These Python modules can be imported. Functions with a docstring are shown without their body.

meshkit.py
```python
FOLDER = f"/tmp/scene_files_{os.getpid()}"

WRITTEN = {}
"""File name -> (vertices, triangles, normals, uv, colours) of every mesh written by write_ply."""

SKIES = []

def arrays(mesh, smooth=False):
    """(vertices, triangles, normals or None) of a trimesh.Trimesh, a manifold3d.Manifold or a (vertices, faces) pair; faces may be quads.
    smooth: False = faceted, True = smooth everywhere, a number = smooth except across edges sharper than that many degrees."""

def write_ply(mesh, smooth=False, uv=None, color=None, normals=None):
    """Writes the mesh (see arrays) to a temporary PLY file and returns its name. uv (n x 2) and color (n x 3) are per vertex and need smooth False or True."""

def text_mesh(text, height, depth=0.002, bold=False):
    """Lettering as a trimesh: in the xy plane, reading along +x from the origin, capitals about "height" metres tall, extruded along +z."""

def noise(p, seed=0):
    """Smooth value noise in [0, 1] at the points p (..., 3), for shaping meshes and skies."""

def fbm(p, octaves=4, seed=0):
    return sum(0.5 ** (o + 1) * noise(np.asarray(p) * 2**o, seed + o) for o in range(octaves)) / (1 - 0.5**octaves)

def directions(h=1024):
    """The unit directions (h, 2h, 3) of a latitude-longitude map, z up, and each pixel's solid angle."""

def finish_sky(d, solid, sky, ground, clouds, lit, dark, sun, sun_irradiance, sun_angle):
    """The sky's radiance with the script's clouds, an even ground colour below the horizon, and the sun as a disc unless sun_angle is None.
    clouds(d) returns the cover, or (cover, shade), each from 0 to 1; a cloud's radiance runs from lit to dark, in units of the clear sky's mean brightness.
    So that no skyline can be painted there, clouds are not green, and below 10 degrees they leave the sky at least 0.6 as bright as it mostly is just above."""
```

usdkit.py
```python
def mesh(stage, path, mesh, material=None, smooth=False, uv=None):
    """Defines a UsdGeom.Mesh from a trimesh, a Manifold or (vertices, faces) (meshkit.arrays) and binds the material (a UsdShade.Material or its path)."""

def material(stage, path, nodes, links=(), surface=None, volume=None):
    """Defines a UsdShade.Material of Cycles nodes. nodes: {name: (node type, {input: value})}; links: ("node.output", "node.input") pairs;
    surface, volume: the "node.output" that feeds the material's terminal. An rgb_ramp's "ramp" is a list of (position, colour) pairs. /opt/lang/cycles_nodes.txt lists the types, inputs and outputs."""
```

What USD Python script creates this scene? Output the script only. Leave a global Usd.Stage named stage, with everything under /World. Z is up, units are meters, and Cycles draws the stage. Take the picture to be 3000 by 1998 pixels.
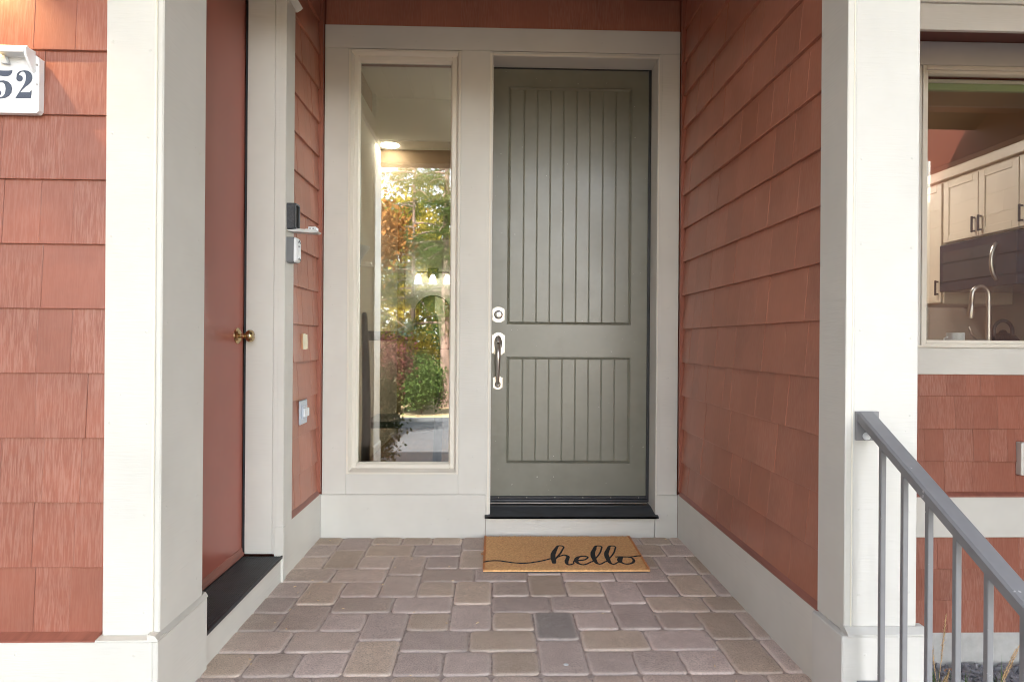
import math, random
import numpy as np, trimesh
from shapely.geometry import Polygon, LineString, MultiPoint, Point, box as sbox
from shapely.ops import unary_union
from pxr import Usd, UsdGeom, UsdLux, UsdShade, Gf, Sdf, Vt
import usdkit, meshkit

stage = Usd.Stage.CreateInMemory()
UsdGeom.SetStageUpAxis(stage, UsdGeom.Tokens.z)
UsdGeom.SetStageMetersPerUnit(stage, 1.0)
UsdGeom.Xform.Define(stage, '/World')
UsdGeom.Scope.Define(stage, '/World/Looks')
rng = random.Random(52)
nrng = np.random.default_rng(52)

# ------------------------------------------------------------------ camera, sky, sun, exposure
EXPOSURE = 3.2
SKY = 0.15
SUN_EL, SUN_AZ = math.radians(47), math.radians(-24)      # azimuth = atan2(x, y) of the direction towards the sun
SUN_I = 1.25
F_PX = 1895.0
cam = UsdGeom.Camera.Define(stage, '/World/camera')
cam.CreateHorizontalApertureAttr(36.0)
cam.CreateVerticalApertureAttr(36.0 * 681 / 1024)
cam.CreateFocalLengthAttr(36.0 * F_PX / 3000.0)
cam.CreateClippingRangeAttr(Gf.Vec2f(0.05, 500))
cam.CreateExposureAttr(EXPOSURE)
R_ = np.array([0.99958, -0.0280, 0.00758]); W_ = np.array([0.0280, 0.99961, 0.0])
W_ /= np.linalg.norm(W_); R_ -= W_ * (R_ @ W_); R_ /= np.linalg.norm(R_); U_ = np.cross(R_, W_)
CAM = (0.0, -3.65, 1.1046)
M = Gf.Matrix4d(*R_, 0, *U_, 0, *(-W_), 0, *CAM, 1)
cam.AddTransformOp().Set(M)

dome = UsdLux.DomeLight.Define(stage, '/World/sky')
dome.GetPrim().SetCustomDataByKey('kind', 'structure')
skym = usdkit.material(stage, '/World/Looks/sky', {
    'sky': ('sky_texture', {'sky_type': 'single_scattering', 'sun_disc': False, 'sun_elevation': SUN_EL, 'sun_rotation': SUN_AZ,
                            'altitude': 900.0, 'air_density': 1.0, 'aerosol_density': 1.5, 'ozone_density': 1.0}),
    'co': ('texture_coordinate', {}),
    'mp': ('mapping', {'scale': (1.0, 1.0, 2.4)}),
    'n': ('noise_texture', {'scale': 2.2, 'detail': 6.0, 'roughness': 0.58}),
    'rp': ('rgb_ramp', {'ramp': [(0.30, (0.30, 0.30, 0.30)), (0.62, (0.95, 0.95, 0.95))]}),
    'bw': ('rgb_to_bw', {}),
    'cl': ('mix_color', {'blend_type': 'multiply', 'fac': 1.0, 'b': (1.68, 1.65, 1.60), 'use_clamp': False}),
    'mx': ('mix_color', {'blend_type': 'mix', 'use_clamp': False}),
    'bg': ('background_shader', {'strength': SKY})},
    [('co.generated', 'mp.vector'), ('mp.vector', 'n.vector'), ('n.fac', 'rp.fac'), ('sky.color', 'bw.color'), ('bw.val', 'cl.a'),
     ('sky.color', 'mx.a'), ('cl.result', 'mx.b'), ('rp.color', 'mx.fac'), ('mx.result', 'bg.color')], surface='bg.background')
UsdShade.MaterialBindingAPI.Apply(dome.GetPrim()).Bind(skym)
sun = UsdLux.DistantLight.Define(stage, '/World/sun')
sun.CreateIntensityAttr(SUN_I); sun.CreateNormalizeAttr(True) if hasattr(sun, 'CreateNormalizeAttr') else None
sun.CreateAngleAttr(0.5); sun.CreateColorAttr(Gf.Vec3f(1.0, 0.93, 0.84))
sd = np.array([math.sin(SUN_AZ) * math.cos(SUN_EL), math.cos(SUN_AZ) * math.cos(SUN_EL), math.sin(SUN_EL)])
sx = np.cross([0, 0, 1.0], sd); sx /= np.linalg.norm(sx); sy = np.cross(sd, sx)
sun.AddTransformOp().Set(Gf.Matrix4d(*sx, 0, *sy, 0, *sd, 0, 0, 0, 30, 1))

# ------------------------------------------------------------------ helpers
names = {}
def numbered(parent, name):
    k = names.get((parent, name), 0); names[parent, name] = k + 1
    return f'{parent}/{name}' + (f'_{k:03d}' if k else '')
def setd(p, **kw):
    for k, v in kw.items():
        if v: p.SetCustomDataByKey(k, v)
def thing(name, label, category, group=None, loc=(0, 0, 0), rz=0.0):
    x = UsdGeom.Xform.Define(stage, numbered('/World', name))
    if loc != (0, 0, 0): x.AddTranslateOp().Set(Gf.Vec3d(*loc))
    if rz: x.AddRotateZOp().Set(rz)
    setd(x.GetPrim(), label=label, category=category, group=group)
    return str(x.GetPath())
class MB:
    def __init__(s): s.v, s.f, s.n = [], [], 0
    def add(s, v, f):
        v = np.asarray(v, float); f = np.asarray(f, int)
        if f.shape[1] == 4: f = np.vstack([f[:, [0, 1, 2]], f[:, [0, 2, 3]]])
        s.v.append(v); s.f.append(f + s.n); s.n += len(v); return s
    def tm(s, m):
        return s.add(m.vertices, m.faces)
    def box(s, x0, x1, y0, y1, z0, z1, b=0.0, rot=None):
        x0, x1 = min(x0, x1), max(x0, x1); y0, y1 = min(y0, y1), max(y0, y1); z0, z1 = min(z0, z1), max(z0, z1)
        b = min(b, (x1 - x0) * .45, (y1 - y0) * .45, (z1 - z0) * .45)
        if b <= 0:
            v = [(x, y, z) for x in (x0, x1) for y in (y0, y1) for z in (z0, z1)]
            m = trimesh.Trimesh(v, [[0, 1, 3], [0, 3, 2], [4, 6, 7], [4, 7, 5], [0, 4, 5], [0, 5, 1], [2, 3, 7], [2, 7, 6], [0, 2, 6], [0, 6, 4], [1, 5, 7], [1, 7, 3]], process=False)
        else:
            pts = []
            for sx_, xx in ((1, x0), (-1, x1)):
                for sy_, yy in ((1, y0), (-1, y1)):
                    for sz_, zz in ((1, z0), (-1, z1)):
                        pts += [(xx, yy + sy_ * b, zz + sz_ * b), (xx + sx_ * b, yy, zz + sz_ * b), (xx + sx_ * b, yy + sy_ * b, zz)]
            m = trimesh.convex.convex_hull(np.array(pts))
        v = m.vertices if rot is None else m.vertices @ np.asarray(rot[0]).T + np.asarray(rot[1])
        return s.add(v, m.faces)
    def prism(s, poly, d0, d1, axes):
        """2-D polygon extruded; axes = (origin, ex, ey, en): 2-D x, y and the extrusion direction"""
        o, ex, ey, en = [np.asarray(a, float) for a in axes]
        for g in getattr(poly, 'geoms', [poly]):
            if g.is_empty or g.area < 1e-9: continue
            m = trimesh.creation.extrude_polygon(g, d1 - d0, engine='earcut')
            v = o + m.vertices[:, :1] * ex + m.vertices[:, 1:2] * ey + (m.vertices[:, 2:] + d0) * en
            f = m.faces if np.dot(np.cross(ex, ey), en) > 0 else m.faces[:, ::-1]
            s.add(v, f)
        return s
    def tube(s, pts, rad, n=10, caps=True):
        pts = np.asarray(pts, float); rad = np.broadcast_to(rad, len(pts)).astype(float)
        t = np.gradient(pts, axis=0); t /= np.linalg.norm(t, axis=1, keepdims=True) + 1e-12
        up = np.array([0, 0, 1.0]) if abs(t[0][2]) < .9 else np.array([1.0, 0, 0])
        v = []
        a = np.cross(t[0], up); a /= np.linalg.norm(a)
        for p, tt, r in zip(pts, t, rad):
            a = a - tt * (a @ tt); a /= np.linalg.norm(a); b = np.cross(tt, a)
            for k in range(n):
                th = 2 * math.pi * k / n
                v.append(p + r * (math.cos(th) * a + math.sin(th) * b))
        f = []
        for i in range(len(pts) - 1):
            for k in range(n):
                q = i * n + k; q2 = i * n + (k + 1) % n
                f += [[q, q2, q2 + n], [q, q2 + n, q + n]]
        if caps:
            v += [pts[0], pts[-1]]; c0, c1 = len(v) - 2, len(v) - 1; e = (len(pts) - 1) * n
            for k in range(n):
                f += [[c0, (k + 1) % n, k], [c1, e + k, e + (k + 1) % n]]
        return s.add(v, f)
    def lathe(s, prof, origin, axis, n=28):
        """prof: (radius, distance along the axis)"""
        axis = np.asarray(axis, float); axis /= np.linalg.norm(axis)
        a = np.cross(axis, [0, 0, 1.0] if abs(axis[2]) < .9 else [1.0, 0, 0]); a /= np.linalg.norm(a); b = np.cross(axis, a)
        v = []
        for r, d in prof:
            for k in range(n):
                th = 2 * math.pi * k / n
                v.append(np.asarray(origin) + axis * d + r * (math.cos(th) * a + math.sin(th) * b))
        f = []
        for i in range(len(prof) - 1):
            for k in range(n):
                q = i * n + k; q2 = i * n + (k + 1) % n
                f += [[q, q2, q2 + n], [q, q2 + n, q + n]]
        return s.add(v, f)
    def mesh(s): return np.vstack(s.v), np.vstack(s.f)
    def build(s, name, mat, parent='/World', smooth=False, **kw):
        v, f = s.mesh()
        m = usdkit.mesh(stage, numbered(parent, name), (v, f), LOOK[mat], smooth)
        setd(m.GetPrim(), **kw)
        return str(m.GetPath())
def box(name, mat, parent, x0, x1, y0, y1, z0, z1, b=0.0015, **kw):
    return MB().box(x0, x1, y0, y1, z0, z1, b).build(name, mat, parent, **kw)

# ------------------------------------------------------------------ materials
LOOK = {}
def mat(name, nodes, links, surface='p.BSDF'):
    LOOK[name] = usdkit.material(stage, f'/World/Looks/{name}', nodes, links, surface)
def plain(name, col, rough=0.5, metal=0.0, spec=0.5, bump=0.0, bscale=200.0, var=0.0, vscale=6.0, stretch=(1, 1, 1), trans=0.0, mott=None):
    c = np.array(col, float)
    n = {'p': ('principled_bsdf', {'roughness': rough, 'metallic': metal, 'specular_ior_level': spec, 'base_color': tuple(c)})}
    l = []
    if var or bump:
        n['g'] = ('geometry', {}); n['m'] = ('mapping', {'scale': tuple(stretch)}); l.append(('g.position', 'm.vector'))
    if var:
        n['n1'] = ('noise_texture', {'scale': vscale, 'detail': 5.0, 'roughness': 0.65})
        n['r1'] = ('rgb_ramp', {'ramp': [(0.28, tuple(c * (1 - var))), (0.72, tuple(np.minimum(c * (1 + var), .95)))]})
        l += [('m.vector', 'n1.vector'), ('n1.fac', 'r1.fac'), ('r1.color', 'p.base_color')]
    if bump:
        n['n2'] = ('noise_texture', {'scale': bscale, 'detail': 3.0, 'roughness': 0.6})
        n['b'] = ('bump', {'strength': bump, 'distance': 0.002})
        l += [('m.vector', 'n2.vector'), ('n2.fac', 'b.height'), ('b.normal', 'p.normal')]
    mat(name, n, l)
def emit(name, col, s):
    mat(name, {'e': ('emission', {'color': col, 'strength': s})}, [], 'e.emission')

def siding(name, base, worn, amount, rough):
    """painted fibre-cement shingle with pressed vertical wood grain; each shingle differs in tone and in how deep its grain is"""
    b, w = np.array(base), np.array(worn)
    mat(name, {
        'g': ('geometry', {}), 'o': ('object_info', {}),
        'om': ('math', {'math_type': 'multiply', 'value2': 7.3}),
        'ad': ('vector_math', {'math_type': 'add'}),
        'm': ('mapping', {'scale': (230, 230, 0.9)}),
        'n': ('noise_texture', {'scale': 1.0, 'detail': 3.0, 'roughness': 0.65, 'distortion': 0.0}),
        'm2': ('mapping', {'scale': (420, 420, 60)}),
        'n2': ('noise_texture', {'scale': 1.0, 'detail': 2.0, 'roughness': 0.5}),
        'n3': ('noise_texture', {'scale': 3.2, 'detail': 5.0, 'roughness': 0.7}),
        'gr': ('rgb_ramp', {'ramp': [(0.44, (0, 0, 0)), (0.60, (1, 1, 1))]}),
        'dk': ('rgb_ramp', {'ramp': [(0.30, tuple(b * .84)), (0.70, tuple(b * 1.10))]}),
        'wn': ('white_noise_texture', {'dimensions': '1D'}),
        'am': ('map_range', {'from_min': 0.0, 'from_max': 1.0, 'to_min': amount * .15, 'to_max': amount}),
        'fm': ('math', {'math_type': 'multiply'}),
        'mx': ('mix_color', {'blend_type': 'mix', 'b': tuple(w)}),
        'tv': ('map_range', {'from_min': 0.0, 'from_max': 1.0, 'to_min': 0.93, 'to_max': 1.06}),
        'hs': ('hsv', {}),
        'bs': ('math', {'math_type': 'multiply_add', 'value2': 0.55, 'value3': 0.12}),
        'b1': ('bump', {'distance': 0.0016}),
        'b2': ('bump', {'distance': 0.0006, 'strength': 0.35}),
        'p': ('principled_bsdf', {'roughness': rough, 'specular_ior_level': 0.5})},
        [('g.position', 'ad.vector1'), ('o.random', 'om.value1'), ('om.value', 'ad.vector2'), ('ad.vector', 'm.vector'), ('ad.vector', 'm2.vector'), ('g.position', 'n3.vector'),
         ('m.vector', 'n.vector'), ('m2.vector', 'n2.vector'), ('n.fac', 'gr.fac'), ('n3.fac', 'dk.fac'),
         ('o.random', 'am.value'), ('am.result', 'fm.value1'), ('gr.color', 'fm.value2'), ('fm.value', 'mx.fac'), ('dk.color', 'mx.a'),
         ('o.random', 'wn.w'), ('wn.value', 'tv.value'), ('mx.result', 'hs.color'), ('tv.result', 'hs.value'), ('hs.color', 'p.base_color'),
         ('o.random', 'bs.value1'), ('bs.value', 'b1.strength'), ('n.fac', 'b1.height'), ('n2.fac', 'b2.height'), ('b1.normal', 'b2.normal'), ('b2.normal', 'p.normal')])
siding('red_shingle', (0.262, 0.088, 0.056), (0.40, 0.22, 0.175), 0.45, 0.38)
siding('red_shingle_lit', (0.370, 0.136, 0.085), (0.49, 0.27, 0.21), 0.28, 0.31)  # lighter copy of the siding paint, side wall sheen put into its colour
plain('red_paint', (0.275, 0.092, 0.060), rough=0.42, bump=0.15, bscale=90, var=0.10, vscale=9)
plain('red_door_paint', (0.33, 0.100, 0.072), rough=0.30, bump=0.04, bscale=60, var=0.05, vscale=4)
plain('red_sill_paint', (0.275, 0.105, 0.078), rough=0.45, bump=0.4, bscale=120, var=0.22, vscale=22, stretch=(1, .15, 1))
plain('sheathing_paint', (0.20, 0.05, 0.03), rough=0.6)

def trim(name, col, rough=0.46):
    """painted rough-sawn trim: faint horizontal ripples, small dents and specks"""
    c = np.array(col)
    mat(name, {
        'g': ('geometry', {}), 'm': ('mapping', {'scale': (9, 9, 115)}),
        'n': ('noise_texture', {'scale': 1.0, 'detail': 3.0, 'roughness': 0.6, 'distortion': 0.4}),
        'n2': ('noise_texture', {'scale': 260.0, 'detail': 2.0}),
        'n3': ('noise_texture', {'scale': 2.1, 'detail': 4.0, 'roughness': 0.6}),
        'cr': ('rgb_ramp', {'ramp': [(0.3, tuple(c * .92)), (0.7, tuple(c * 1.04))]}),
        'vo': ('voronoi_texture', {'scale': 26.0, 'randomness': 1.0}),
        'sp': ('rgb_ramp', {'ramp': [(0.0, (0.55, 0.55, 0.55)), (0.035, (0.75, 0.75, 0.75)), (0.06, (1, 1, 1))]}),
        'sm': ('rgb_ramp', {'ramp': [(0.60, (0, 0, 0)), (0.66, (1, 1, 1))]}),
        'n4': ('noise_texture', {'scale': 7.0, 'detail': 1.0}),
        'mu': ('mix_color', {'blend_type': 'multiply'}),
        'b1': ('bump', {'strength': 0.50, 'distance': 0.0018}), 'b2': ('bump', {'strength': 0.22, 'distance': 0.0006}),
        'p': ('principled_bsdf', {'roughness': rough, 'specular_ior_level': 0.45})},
        [('g.position', 'm.vector'), ('m.vector', 'n.vector'), ('g.position', 'n2.vector'), ('g.position', 'n3.vector'), ('g.position', 'vo.vector'), ('g.position', 'n4.vector'),
         ('n3.fac', 'cr.fac'), ('vo.distance', 'sp.fac'), ('n4.fac', 'sm.fac'), ('sm.color', 'mu.fac'), ('cr.color', 'mu.a'), ('sp.color', 'mu.b'), ('mu.result', 'p.base_color'),
         ('n.fac', 'b1.height'), ('n2.fac', 'b2.height'), ('b1.normal', 'b2.normal'), ('b2.normal', 'p.normal')])
trim('cream_trim', (0.60, 0.592, 0.556))
trim('white_trim', (0.575, 0.570, 0.55))
plain('window_vinyl', (0.68, 0.65, 0.58), rough=0.36)
plain('caulk', (0.72, 0.69, 0.60), rough=0.3)

mat('door_paint', {
    'g': ('geometry', {}), 'm': ('mapping', {'scale': (160, 160, 3.0)}),
    'n': ('noise_texture', {'scale': 1.0, 'detail': 3.0, 'roughness': 0.6}),
    'n3': ('noise_texture', {'scale': 3.0, 'detail': 5.0, 'roughness': 0.65}),
    'cr': ('rgb_ramp', {'ramp': [(0.3, (0.126, 0.126, 0.098)), (0.7, (0.150, 0.149, 0.118))]}),
    'rr': ('map_range', {'from_min': 0.3, 'from_max': 0.7, 'to_min': 0.30, 'to_max': 0.40}),
    'vo': ('noise_texture', {'scale': 55.0, 'detail': 2.0}), 'sp': ('rgb_ramp', {'ramp': [(0.755, (0, 0, 0)), (0.775, (0.8, 0.8, 0.8))]}), 'mx': ('mix_color', {'blend_type': 'mix', 'b': (0.42, 0.42, 0.38)}),
    'b1': ('bump', {'strength': 0.16, 'distance': 0.001}),
    'p': ('principled_bsdf', {'specular_ior_level': 0.85})},
    [('g.position', 'm.vector'), ('m.vector', 'n.vector'), ('g.position', 'n3.vector'), ('n3.fac', 'cr.fac'), ('g.position', 'vo.vector'), ('vo.fac', 'sp.fac'), ('sp.color', 'mx.fac'), ('cr.color', 'mx.a'), ('mx.result', 'p.base_color'), ('n3.fac', 'rr.value'), ('rr.result', 'p.roughness'),
     ('n.fac', 'b1.height'), ('b1.normal', 'p.normal')])
plain('nickel', (0.56, 0.535, 0.505), rough=0.27, metal=1.0)
plain('chrome', (0.75, 0.76, 0.76), rough=0.14, metal=1.0)
plain('brass', (0.58, 0.45, 0.25), rough=0.20, metal=1.0, var=0.25, vscale=60)
plain('black_rubber', (0.020, 0.022, 0.026), rough=0.42, bump=0.25, bscale=400, var=0.35, vscale=14)
plain('black_metal', (0.018, 0.019, 0.024), rough=0.34, var=0.3, vscale=20)
plain('bronze_sill', (0.034, 0.038, 0.046), rough=0.36, var=0.6, vscale=12, stretch=(.5, 1, 1))
plain('dark_gap', (0.01, 0.01, 0.01), rough=0.8)
plain('white_plastic', (0.74, 0.76, 0.78), rough=0.3)
plain('sign_face', (0.70, 0.71, 0.73), rough=0.35)
plain('sign_ink', (0.055, 0.070, 0.105), rough=0.4, var=0.3, vscale=300)
plain('blue_grey_plastic', (0.48, 0.53, 0.60), rough=0.4)
plain('pale_plastic', (0.70, 0.73, 0.76), rough=0.35)
plain('pebbled_black', (0.045, 0.048, 0.055), rough=0.42, bump=0.9, bscale=420, var=0.5, vscale=120)
plain('grey_plastic', (0.16, 0.17, 0.18), rough=0.42, bump=0.2, bscale=500)
plain('silver_paint', (0.55, 0.56, 0.56), rough=0.38)
plain('raw_cream', (0.78, 0.74, 0.58), rough=0.7, bump=0.3, bscale=80)
plain('raw_wood', (0.50, 0.27, 0.15), rough=0.8)
mat('rail_paint', {
    'g': ('geometry', {}), 'n': ('noise_texture', {'scale': 9.0, 'detail': 5.0, 'roughness': 0.65}),
    'cr': ('rgb_ramp', {'ramp': [(0.3, (0.18, 0.182, 0.195)), (0.7, (0.215, 0.217, 0.23))]}),
    'vo': ('noise_texture', {'scale': 60.0, 'detail': 2.0}),
    'sp': ('rgb_ramp', {'ramp': [(0.735, (0, 0, 0)), (0.76, (1, 1, 1))]}),
    'mx': ('mix_color', {'blend_type': 'mix', 'b': (0.42, 0.42, 0.43)}),
    'p': ('principled_bsdf', {'roughness': 0.40, 'specular_ior_level': 0.55})},
    [('g.position', 'n.vector'), ('n.fac', 'cr.fac'), ('g.position', 'vo.vector'), ('vo.fac', 'sp.fac'), ('sp.color', 'mx.fac'), ('cr.color', 'mx.a'), ('mx.result', 'p.base_color')])

def paver_mat(name, a, b, edge):
    mat(name, {
        'g': ('geometry', {}), 'o': ('object_info', {}),
        'om': ('math', {'math_type': 'multiply', 'value2': 11.0}), 'ad': ('vector_math', {'math_type': 'add'}),
        'n1': ('noise_texture', {'scale': 16.0, 'detail': 6.0, 'roughness': 0.7}),
        'c1': ('rgb_ramp', {'ramp': [(0.30, a), (0.70, b)]}),
        'n2': ('noise_texture', {'scale': 210.0, 'detail': 4.0, 'roughness': 0.75}),
        's2': ('rgb_ramp', {'ramp': [(0.32, (0.40, 0.385, 0.37)), (0.49, (1, 1, 1)), (0.68, (1.40, 1.38, 1.35))]}),
        'mu': ('mix_color', {'blend_type': 'multiply', 'fac': 0.85, 'use_clamp': False}),
        'n4': ('noise_texture', {'scale': 190.0, 'detail': 1.0}),
        's4': ('rgb_ramp', {'ramp': [(0.72, (0, 0, 0)), (0.77, (1, 1, 1))]}),
        'sx': ('mix_color', {'blend_type': 'mix', 'b': (0.55, 0.50, 0.46)}),
        'sf': ('math', {'math_type': 'multiply', 'value2': 0.35}),
        'at': ('attribute', {'attribute': 'edge_wear_light'}),
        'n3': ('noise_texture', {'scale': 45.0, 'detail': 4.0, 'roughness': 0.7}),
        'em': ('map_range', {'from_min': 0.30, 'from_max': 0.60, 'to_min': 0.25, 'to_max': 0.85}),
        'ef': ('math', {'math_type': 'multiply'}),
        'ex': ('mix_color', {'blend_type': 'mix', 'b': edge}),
        'wn': ('white_noise_texture', {'dimensions': '1D'}),
        'tv': ('map_range', {'from_min': 0.0, 'from_max': 1.0, 'to_min': 0.84, 'to_max': 1.14}),
        'hs': ('hsv', {}),
        'b1': ('bump', {'strength': 0.8, 'distance': 0.0018}), 'b2': ('bump', {'strength': 0.35, 'distance': 0.004}),
        'p': ('principled_bsdf', {'roughness': 0.62, 'specular_ior_level': 0.4})},
        [('g.position', 'ad.vector1'), ('o.random', 'om.value1'), ('om.value', 'ad.vector2'), ('ad.vector', 'n1.vector'), ('n1.fac', 'c1.fac'),
         ('g.position', 'n2.vector'), ('n2.fac', 's2.fac'), ('c1.color', 'mu.a'), ('s2.color', 'mu.b'),
         ('g.position', 'n4.vector'), ('n4.fac', 's4.fac'), ('s4.color', 'sf.value1'), ('sf.value', 'sx.fac'), ('mu.result', 'sx.a'),
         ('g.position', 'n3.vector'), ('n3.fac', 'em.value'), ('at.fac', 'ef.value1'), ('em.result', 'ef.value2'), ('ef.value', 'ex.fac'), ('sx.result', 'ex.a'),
         ('o.random', 'wn.w'), ('wn.value', 'tv.value'), ('ex.result', 'hs.color'), ('tv.result', 'hs.value'), ('hs.color', 'p.base_color'),
         ('n2.fac', 'b1.height'), ('n1.fac', 'b2.height'), ('b2.normal', 'b1.normal'), ('b1.normal', 'p.normal')])
ED = (0.66, 0.56, 0.51)  # paver rim tone: wear with caught light mixed in
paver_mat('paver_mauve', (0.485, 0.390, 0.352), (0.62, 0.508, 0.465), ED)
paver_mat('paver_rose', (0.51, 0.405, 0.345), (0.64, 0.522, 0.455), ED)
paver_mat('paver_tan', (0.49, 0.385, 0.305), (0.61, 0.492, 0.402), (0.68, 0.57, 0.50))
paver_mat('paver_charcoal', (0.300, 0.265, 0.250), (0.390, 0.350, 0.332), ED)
plain('joint_sand', (0.46, 0.38, 0.34), rough=0.95, bump=0.8, bscale=500, var=0.45, vscale=60)
plain('coir', (0.90, 0.46, 0.205), rough=0.95, bump=1.0, bscale=300, var=0.34, vscale=100)
mat('coir_fibre', {'g': ('geometry', {}), 'c': ('rgb_ramp', {'ramp': [(0.0, (0.64, 0.28, 0.11)), (0.5, (0.95, 0.50, 0.25)), (1.0, (0.96, 0.70, 0.45))]}), 'p': ('principled_bsdf', {'roughness': 0.9})},
    [('g.random_per_island', 'c.fac'), ('c.color', 'p.base_color')])
plain('mat_ink', (0.017, 0.017, 0.019), rough=0.9, bump=1.0, bscale=600, var=0.5, vscale=420)
plain('concrete', (0.44, 0.44, 0.43), rough=0.85, bump=0.5, bscale=60, var=0.12, vscale=14)
plain('walk_concrete', (0.36, 0.355, 0.345), rough=0.85, bump=0.3, bscale=40, var=0.12, vscale=3)
plain('asphalt', (0.060, 0.062, 0.068), rough=0.7, bump=0.4, bscale=90, var=0.2, vscale=2)
plain('dry_grass', (0.30, 0.22, 0.11), rough=0.9, bump=0.8, bscale=20, var=0.4, vscale=1.6)
plain('bark', (0.13, 0.085, 0.058), rough=0.9, bump=1.0, bscale=14, var=0.4, vscale=10, stretch=(1, 1, .25))
plain('pale_bark', (0.17, 0.11, 0.085), rough=0.9, bump=1.0, bscale=14, var=0.4, vscale=10, stretch=(1, 1, .25))
mat('slate_chip', {
    'g': ('geometry', {}), 'c': ('rgb_ramp', {'ramp': [(0.0, (0.24, 0.245, 0.27)), (0.5, (0.46, 0.47, 0.50)), (0.8, (0.60, 0.605, 0.63)), (0.9, (0.36, 0.27, 0.20)), (1.0, (0.68, 0.68, 0.69))]}),
    'p': ('principled_bsdf', {'roughness': 0.6})}, [('g.random_per_island', 'c.fac'), ('c.color', 'p.base_color')])
plain('soil', (0.06, 0.045, 0.035), rough=0.95, var=0.3, vscale=30)
plain('straw', (0.72, 0.53, 0.30), rough=0.8, var=0.2, vscale=120)
def leafmat(name, cols):
    k = len(cols)
    mat(name, {'g': ('geometry', {}), 'c': ('rgb_ramp', {'ramp': [(i / max(k - 1, 1), c) for i, c in enumerate(cols)]}),
               'd': ('diffuse_bsdf', {}), 't': ('translucent_bsdf', {}), 'x': ('mix_closure', {'fac': 0.35})},
        [('g.random_per_island', 'c.fac'), ('c.color', 'd.color'), ('c.color', 't.color'), ('d.BSDF', 'x.closure1'), ('t.BSDF', 'x.closure2')], 'x.closure')
leafmat('blade', [(0.10, 0.22, 0.03), (0.16, 0.30, 0.05), (0.08, 0.16, 0.03)])
leafmat('spruce_needle', [(0.07, 0.11, 0.085), (0.13, 0.19, 0.155), (0.18, 0.24, 0.20), (0.06, 0.085, 0.05)])
leafmat('pine_needle', [(0.06, 0.09, 0.025), (0.13, 0.16, 0.04), (0.20, 0.20, 0.05), (0.05, 0.07, 0.03)])
leafmat('autumn_leaf', [(0.24, 0.11, 0.035), (0.30, 0.17, 0.05), (0.17, 0.09, 0.035), (0.26, 0.21, 0.06)])
leafmat('yellow_leaf', [(0.34, 0.27, 0.05), (0.22, 0.24, 0.05), (0.42, 0.32, 0.07)])
leafmat('dark_leaf', [(0.030, 0.045, 0.015), (0.06, 0.07, 0.02), (0.10, 0.06, 0.025), (0.04, 0.055, 0.02)])
leafmat('plum_leaf', [(0.085, 0.032, 0.030), (0.065, 0.032, 0.028), (0.12, 0.055, 0.040)])
# coated double glazing: clear through, with a noticeable mirror image
def glass(name, tint, base, gain):
    mat(name, {'f': ('layer_weight', {'blend': 0.5}), 'pw': ('math', {'math_type': 'power', 'value2': 4.0}), 'm': ('math', {'math_type': 'multiply_add', 'value2': gain, 'value3': base, 'use_clamp': True}),
               't': ('transparent_bsdf', {'color': tint}), 'g': ('glossy_bsdf', {'color': (0.96, 0.98, 1.0), 'roughness': 0.0}), 'x': ('mix_closure', {})},
        [('f.facing', 'pw.value1'), ('pw.value', 'm.value1'), ('m.value', 'x.fac'), ('t.BSDF', 'x.closure1'), ('g.BSDF', 'x.closure2')], 'x.closure')
glass('entry_glass', (0.80, 0.83, 0.80), 0.30, 0.6)
glass('kitchen_glass', (0.93, 0.94, 0.93), 0.10, 0.8)
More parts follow.
